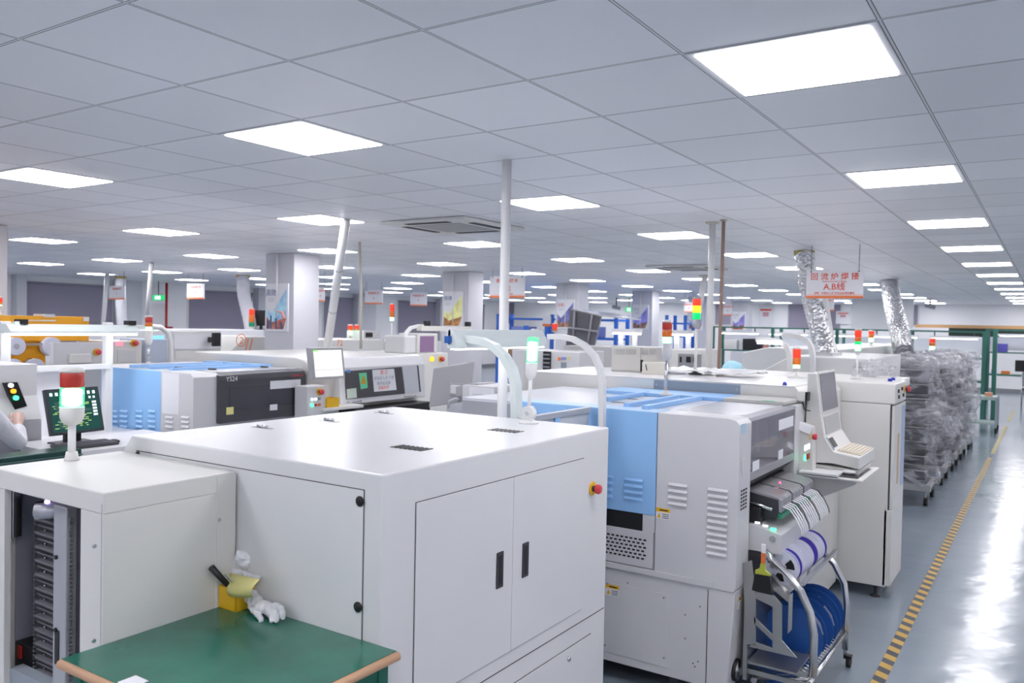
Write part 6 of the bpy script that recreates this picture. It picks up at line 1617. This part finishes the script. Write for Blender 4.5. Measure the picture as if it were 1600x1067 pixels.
# magazine loader with black rack and open lid machine beyond
t, b = mach('white magazine loader with a black open rack right of the curved lamp arm', None, 800, 905, 548, .8, WHITE, 'board_loader', 'board loader', face='Y', Y=10.5)
pY_(t, 10.5, 822, 553, 836, 600, GREY, 'grey_door', .01); rk = pY_(t, 10.5, 849, 549, 861, 606, BLACK, 'magazine_rack', .02)
mb = MB(); 
for i in range(8): q_ = rY(10.5, 850, 553 + i * 6.4, 860, 555 + i * 6.4); mb.box(q_[0], q_[1], 10.476, 10.48, q_[2], q_[3])
mb.build('rack_plates', GREY, rk)
pY_(t, 10.5, 877, 566, 885, 575, STEELG, 'small_display', .015); pY_(t, 10.5, 877, 558, 885, 562, SHELFB, 'blue_label', .01); pY_(t, 10.5, 872, 558, 876, 563, PORG, 'orange_label', .01); pY_(t, 10.5, 887, 557, 891, 562, PYEL, 'yellow_label', .01)
t, b = mach('grey machine with a raised dark lid and a yellow switch behind the arched lamp arm', None, 880, 958, 541, 1.2, mat('machine dove', (.58, .58, .58), .4), face='Y', Y=12.2)
pY_(t, 12.2, 892, 552, 925, 600, MATS['machine dove'], 'panel', .01)
p = at(929, 581, Y=12.18); MB().cyl(p, p + Vector((0, -.03, 0)), .10, 18).build('yellow_switch', YELLOW, t); pY_(t, 12.2, 925, 595, 930, 603, RED, 'red_label', .02)
def q3(px, py, Y): return at(px, py, Y=Y)
ld_ = MB().vf([q3(891, 484, 12.9), q3(939, 495, 12.9), q3(928, 542, 12.9), q3(884, 540, 12.9), q3(893, 482, 13.0), q3(941, 493, 13.0), q3(930, 541, 13.0), q3(886, 539, 13.0)], [(0, 1, 2, 3), (7, 6, 5, 4), (0, 4, 5, 1), (1, 5, 6, 2), (2, 6, 7, 3), (3, 7, 4, 0)]).build('raised_lid', mat('lid charcoal', (.13, .13, .15), .4), t)
for (a, b_) in (((898, 486), (895, 541)), ((925, 492), (918, 541)), ((888, 512), (934, 518))):
    A, B = q3(*a, 12.88), q3(*b_, 12.88); MB().tube([A, B], .02, 6).build('lid_rib', mat('rib grey', (.28, .28, .31), .4), ld_)
MB().vf([q3(893, 482, 12.95), q3(941, 493, 12.95), q3(1002, 499, 14.4), q3(960, 489, 14.4)] + [q3(893, 483.5, 12.95), q3(941, 494.5, 12.95), q3(1002, 500.5, 14.4), q3(960, 490.5, 14.4)], [(0, 1, 2, 3), (7, 6, 5, 4), (0, 4, 5, 1), (1, 5, 6, 2), (2, 6, 7, 3), (3, 7, 4, 0)]).build('glass_lid_top', mat('glossy lid', (.55, .56, .58), .12), t)
t, b = mach('grey machine with dark control windows behind the near tower lamps', None, 1046, 1096, 546, 1.0, CREAM, face='Y', Y=13.0)
pY_(t, 13, 1060, 553, 1096, 578, mat('control grey', (.30, .30, .32), .4), 'control_front', .02)
for a in (1063, 1073, 1084): pY_(t, 13, a, 557, a + (7 if a == 1073 else 3), 566, BLACK, 'dark_window', .01, .02)
t, b = mach('bright white low machine left of the two ceiling poles', None, 962, 1045, 560, 1.0, PAPER, face='Y', Y=14.2)

# lit work stations (bright frames)
for (a, b_, Y, py, lab) in ((956, 1000, 16.0, 517, 'white lit lamp frame standing over the grey cabinet area, left one'), (1045, 1082, 16.4, 519, 'white lit lamp frame left of the tall tower lamp')):
    xa_, xb_ = at(a, py, Y=Y).x, at(b_, py, Y=Y).x; z_ = at((a + b_) / 2, py, Y=Y).z
    s_ = thing('work_lamp', lab, 'lamp', ((xa_ + xb_) / 2, Y, 0))
    h_ = MB().box(xa_, xb_, Y, Y + .12, z_ - .04, z_ + .04).build('lamp_housing', PVC, s_); MB().box(xa_ + .02, xb_ - .02, Y + .01, Y + .11, z_ - .075, z_ - .041).build('lamp_tube', E_WHITE, h_)
    for u in (.22, .72): x = xa_ + (xb_ - xa_) * u; MB().box(x - .05, x + .05, Y + .13, Y + .17, 0, z_).build('post', PVC, s_)
    MB().box(xa_ - .1, xb_ + .1, Y + .02, Y + .7, 1.18, 1.22).build('table_top', PVC, s_)
# blue shelving
def blue_rack(label, Y, pxs, zt, shelves, group='blue storage racks', seed=1):
    random.seed(seed); xs_ = [at(p, 540, Y=Y).x for p in pxs]
    t = thing('storage_rack', label, 'rack', ((xs_[0] + xs_[-1]) / 2, Y + .3, 0), group)
    for x in xs_:
        for y in (Y, Y + .6): MB().box(x - .04, x + .04, y - .03, y + .03, 0, zt).build('post', DBLUE, t)
    for z in shelves:
        MB().box(xs_[0], xs_[-1], Y, Y + .6, z, z + .05).build('shelf', DBLUE, t)
    for a, b_ in zip(xs_, xs_[1:]): MB().tube([(a, Y + .62, shelves[0] + .1), (b_, Y + .62, shelves[1])], .02, 6).build('brace', DBLUE, t)
    return t, xs_
t, xs_ = blue_rack('blue storage rack behind the thick white pole', 16.8, (778, 862, 962), 2.12, (.5, 1.05, 1.55, 1.98))
random.seed(4)
for i, (px, w, h, z, m, lab, nm) in enumerate(((800, .45, .3, 1.10, CARD, 'brown carton low in the blue rack, left', 'carton'), (752 + 20, .01, .01, 1.6, CARD, '', ''), (815, .8, .22, 1.60, SHELFB, 'row of pale blue trays on the blue rack behind the thick pole', 'tray'), (898, .5, .3, 1.10, CARD, 'brown carton low in the blue rack, right', 'carton'), (845, .5, .16, 1.60, PAPER, 'white covered box right of the pale blue trays', 'box'), (925, .4, .25, 1.60, SHELFB, 'pale blue tray at the right of the blue rack', 'tray'))):
    if not nm: continue
    x = at(px, 540, Y=17).x; w = min(w, .5); tag(centre(MB().box(x - w / 2, x + w / 2, 16.9, 17.3, z + .001, z + h).build(nm, m, None, bevel=.01)), lab, 'box')
t, xs_ = blue_rack('farther blue storage rack left of the tall tower lamp', 21.2, (1041, 1070), 2.2, (.5, 1.1, 1.6, 1.95))
p = at(821, 560, Y=15.0)
tower_lamp('slim signal lamp, lit green below a dark blue cap, beside the blue rack', (p.x, 15.0, 0), [(DBLUE, .20), (L_GREEN, .17)], 1.42, r=.055, body_h=.05, pole_r=.02, flange_r=.08, body=PVC)
p = at(866, 560, Y=13.6)
tower_lamp('red and orange signal lamp just above the right arched arm', (p.x, 13.6, 0), [(L_RED, .10), (D_ORA, .05)], 1.72, r=.05, body_h=.02, pole_r=.015, flange_r=.07, body=PVC)
p = at(14, 520, X=-8.7)
tower_lamp('small tower lamp above the orange machine at the left edge', (-8.50, ya_ + .04, zt_orange + .001), [(L_RED, .045), (D_ORA, .02), (L_GREEN, .03)], .05, r=.026, body_h=.01, pole_r=.012, flange_r=.05)
# notices on the far wall
for px0, px1, pt, pb, lab in ((1185, 1208, 478, 512, 'white notice with red heading on the far wall between the ducts and the brown conduit'), (1306, 1328, 486, 506, 'white notice with a red strip on the far wall below the A.B sign'), (1338, 1374, 484, 512, 'pale framed drawing on the far wall between the two ducts')):
    Y = YF - .07; r_ = rY(Y, px0, pt, px1, pb); n_ = thing('wall_notice', lab, 'notice', ((r_[0] + r_[1]) / 2, Y, r_[2]))
    MB().box(r_[0], r_[1], Y, Y + .03, r_[2], r_[3]).build('board', PAPER, n_)
    w = r_[1] - r_[0]; h = r_[3] - r_[2]
    if px0 != 1338: MB().box(r_[0] + .12 * w, r_[1] - .12 * w, Y - .01, Y, r_[3] - .22 * h, r_[3] - .14 * h).build('red_strip', PRED, n_); MB().box(r_[0] + .3 * w, r_[1] - .3 * w, Y - .01, Y, r_[3] - .48 * h, r_[3] - .28 * h).build('print_block', mat('faded red', (.6, .35, .38), .6), n_)
    else: MB().box(r_[0] + .05 * w, r_[1] - .05 * w, Y - .01, Y, r_[2] + .35 * h, r_[2] + .5 * h).build('drawing', LGREY, n_)

# things on the long green bench
items_on_bench(20.4, 1.341, [('plastic_bag', 'white plastic bag on the long green bench, right of the brown conduit', 'bag', 1131, 1151, 541, 556, bag), ('dark_crate', 'black crate on the long green bench right of the white plastic bag', 'crate', 1160, 1189, 538, 556, BLACK),
    ('pink_box', 'small pink box on the long green bench right of the black crate', 'box', 1192, 1198, 541, 550, mat('faded pink', (.6, .25, .22), .6)), ('grey_device', 'small grey device on the long green bench left of the first silver duct', 'device', 1203, 1212, 543, 550, GREY), ('green_box', 'small teal box on the long green bench near its left end', 'box', 1218, 1230, 546, 552, mat('teal box', (.1, .35, .3), .6))])
# crumpled sheet on the white roof
mb = MB(); g_ = []
for i in range(15):
    g_.append([mb.bm.verts.new((-2.52 + i * .055, 5.78 + j * .05, TLZ + .02 + .035 * abs(noise.noise(Vector((i * .45, j * .5, 2)))) * 1.6)) for j in range(8)])
for A, B in zip(g_, g_[1:]):
    for j in range(7): q = mb.bm.faces.new([A[j], A[j + 1], B[j + 1], B[j]]); q.smooth = True
o = mb.build('plastic_sheet', mat('white film', (.8, .8, .82), .3)); md = o.modifiers.new('s', 'SOLIDIFY'); md.thickness = .003
tag(centre(o), 'crumpled white plastic sheet on the white roof behind the tall tower lamp', 'plastic sheet')
n_ = thing('paper_sign', 'small white and orange paper hung on the blue rack', 'notice', tuple(at(855, 502, Y=16.75)))
r_ = rY(16.75, 848, 493, 861, 510); MB().box(r_[0], r_[1], 16.75, 16.76, r_[2], r_[3]).build('board', PAPER, n_); MB().box(r_[0], r_[1], 16.745, 16.75, r_[2], r_[2] + .06).build('stripe', PORG, n_)
MB().box(r_[0] + .05, r_[1] - .05, 16.76, 16.79, r_[2] - .3, r_[2] + .1).build('holder', DBLUE, n_)

# ================================================================== PEOPLE
def skin_mesh(name, pts, edges, m, parent, root=0, sub=2):
    """pts: list of (x,y,z,rx[,ry])"""
    me = bpy.data.meshes.new(name); off = ORG[parent.name]
    me.from_pydata([Vector(p[:3]) - off for p in pts], edges, []); o = bpy.data.objects.new(name, me); COL.objects.link(o); o.parent = parent
    md = o.modifiers.new('skin', 'SKIN'); sv = me.skin_vertices[0].data
    for i, p in enumerate(pts): sv[i].radius = (p[3], p[4] if len(p) > 4 else p[3]); sv[i].use_root = (i == root)
    md.use_smooth_shade = True
    s = o.modifiers.new('sub', 'SUBSURF'); s.levels = sub; s.render_levels = sub
    me.materials.append(m); return o
def hand_pts(w, d, side, curl):
    """fingers from wrist w along direction d; side = sideways direction of the palm; curl = direction the fingers bend to"""
    d, side, curl = Vector(d).normalized(), Vector(side).normalized(), Vector(curl).normalized()
    fs = []
    for k, (o_, L) in enumerate(((-.033, .062), (-.011, .072), (.011, .068), (.031, .054))):
        b = w + d * .085 + side * o_
        fs.append([b - d * .03, b, b + d * L * .45 + curl * L * .12, b + d * L * .78 + curl * L * .40, b + d * L * .95 + curl * L * .62])
    th = [w + d * .03 - side * .030, w + d * .055 - side * .052 + curl * .012, w + d * .085 - side * .060 + curl * .026]
    return fs, th
def person(label, loc, fwd, hand_r, hand_l, cap=None, coat=COAT, head_turn=(0, 0), height=1.66, lean=0.0, elbow=None):
    """standing worker; fwd = facing direction (2d)"""
    x, y, z = loc; f = Vector((fwd[0], fwd[1], 0)).normalized(); r = Vector((f.y, -f.x, 0)); s = height / 1.70
    t = thing('person', label, 'person', loc)
    B = Vector((x, y, z))
    def p(fo, si, up, rad, rad2=None): v = B + f * (fo * s) + r * (si * s) + Vector((0, 0, up * s)); return (v.x, v.y, v.z, rad * s, (rad2 or rad) * s)
    Lz = lean
    pts = [p(0, 0, .92, .165, .13), p(Lz * .3, 0, 1.08, .15, .12), p(Lz * .7, 0, 1.28, .175, .125), p(Lz, 0, 1.42, .12, .09),
           p(Lz, .0, 1.47, .058)]
    edges = [(0, 1), (1, 2), (2, 3), (3, 4)]
    for sd, tgt in ((1, hand_r), (-1, hand_l)):
        sh = Vector(p(Lz, sd * .185, 1.385, .07)[:3]); T_ = Vector(tgt); mid = sh.lerp(T_, .48) + Vector((0, 0, -.10 * s)) + r * (sd * .05)
        if elbow is not None and sd == 1: mid = Vector(elbow)
        i = len(pts); pts += [(*sh, .068 * s), (*mid, .056 * s), (*mid.lerp(T_, .55), .050 * s), (*(T_ - (T_ - mid).normalized() * .03), .043 * s)]
        edges += [(3, i), (i, i + 1), (i + 1, i + 2), (i + 2, i + 3)]
    # coat skirt and legs in one continuous body
    i = len(pts)
    pts += [p(0, .085, .78, .105), p(0, .09, .50, .075), p(-.01, .09, .27, .058), p(0, .09, .09, .045), p(.10, .09, .035, .036)]
    edges += [(0, i), (i, i + 1), (i + 1, i + 2), (i + 2, i + 3), (i + 3, i + 4)]
    j = len(pts)
    pts += [p(0, -.085, .78, .105), p(0, -.09, .50, .075), p(-.01, -.09, .27, .058), p(0, -.09, .09, .045), p(.10, -.09, .035, .036)]
    edges += [(0, j), (j, j + 1), (j + 1, j + 2), (j + 2, j + 3), (j + 3, j + 4)]
    skin_mesh('body', pts, edges, coat, t)
    # head
    hc = B + f * ((Lz + .02) * s) + Vector((0, 0, 1.585 * s))
    mb = MB(); mb.ball(hc, .098 * s, (.84, .95, 1.18), 24, 16)
    mb.ball(hc + Vector((0, 0, -.06 * s)) + f * .028 * s, .058 * s, (1, 1, .9), 16, 10)      # jaw
    mb.tube([hc + f * .088 * s + Vector((0, 0, .02 * s)), hc + f * .108 * s + Vector((0, 0, -.012 * s)), hc + f * .094 * s + Vector((0, 0, -.022 * s))], [.008, .014, .010], 8)
    for sd in (1, -1): mb.ball(hc + r * sd * .083 * s, .024 * s, (.5, .8, 1.2), 10, 6)
    mb.tube([hc + Vector((0, 0, -.07 * s)), hc + Vector((0, 0, -.16 * s)) - f * .01], .052 * s, 14)
    hd = mb.build('head', SKINM, t)
    rm = hd.modifiers.new('r', 'REMESH'); rm.mode = 'VOXEL'; rm.voxel_size = .006; rm.use_smooth_shade = True
    for sd in (1, -1):
        MB().ball(hc + f * .083 * s + r * sd * .032 * s + Vector((0, 0, .012 * s)), .011 * s, (1, 1, .7), 10, 6).build('eye', BLACK, hd)
    MB().tube([hc + f * .088 * s + r * -.022 * s + Vector((0, 0, -.052 * s)), hc + f * .093 * s + Vector((0, 0, -.054 * s)), hc + f * .088 * s + r * .022 * s + Vector((0, 0, -.052 * s))], .005 * s, 6).build('mouth', mat('lips', (.45, .15, .13), .5), hd)
    MB().ball(hc - f * .014 * s + Vector((0, 0, .022 * s)), .106 * s, (.90, .98, 1.08), 20, 12).build('hair', HAIRM, hd)
    if cap:
        mb = MB(); mb.ball(hc - f * .02 * s + Vector((0, 0, .040 * s)), .128 * s, (1.02, 1.08, .86), 28, 16); bm = mb.bm
        for v in bm.verts: v.co += (v.co - hc).normalized() * .012 * noise.noise(v.co * 26)
        mb.build('bouffant_cap', cap, t)
    # hands
    for nm, tgt, sd in (('hand', hand_r, 1), ('hand', hand_l, -1)):
        T_ = Vector(tgt); sh = Vector(p(Lz, sd * .185, 1.385, .07)[:3]); mid = sh.lerp(T_, .48) + Vector((0, 0, -.10 * s)) + r * (sd * .05)
        if elbow is not None and sd == 1: mid = Vector(elbow)
        d = (T_ - mid).normalized()
        side = d.cross(Vector((0, 0, 1))).normalized() * sd; curl = Vector((0, 0, -1)) - d * d.z * -1; curl = (Vector((0, 0, -1)) - d * Vector((0, 0, -1)).dot(d)).normalized()
        w = T_ - d * .02
        mbh = MB()
        mbh.tube([w - d * .03, w, w + d * .03, w + d * .07, w + d * .092], [.026, .026, .034, .038, .034], 12)
        fs, th = hand_pts(w, d, side, curl)
        for q in fs: mbh.tube(q, [.011, .0098, .009, .0082, .0072], 8); mbh.ball(q[-1], .0073, (1, 1, 1), 8, 6)
        mbh.tube(th, [.016, .012, .0098], 8); mbh.ball(th[-1], .010, (1, 1, 1), 8, 6)
        h = mbh.build(nm, SKINM, t); rm = h.modifiers.new('r', 'REMESH'); rm.mode = 'VOXEL'; rm.voxel_size = .0032; rm.use_smooth_shade = True
    return t
ht = at(28, 660, X=-5.56); el = at(30, 694, X=-5.40)
person('person in a white work coat at the left edge pressing the loader buttons', (-5.30, 2.20, 0), (-.45, .9), tuple(ht), (-5.15, 2.45, 1.0), lean=.05, height=1.62, elbow=tuple(el))
px_ = at(1145, 568, Y=8.9)
person('person in a pale blue cap and coat standing behind the white machine roof', (px_.x, 8.9, 0), (.2, -1), (px_.x - .15, 8.55, 1.0), (px_.x + .22, 8.52, 1.0), cap=CAPB, coat=mat('pale blue coat', (.45, .62, .80), .8), height=1.50)
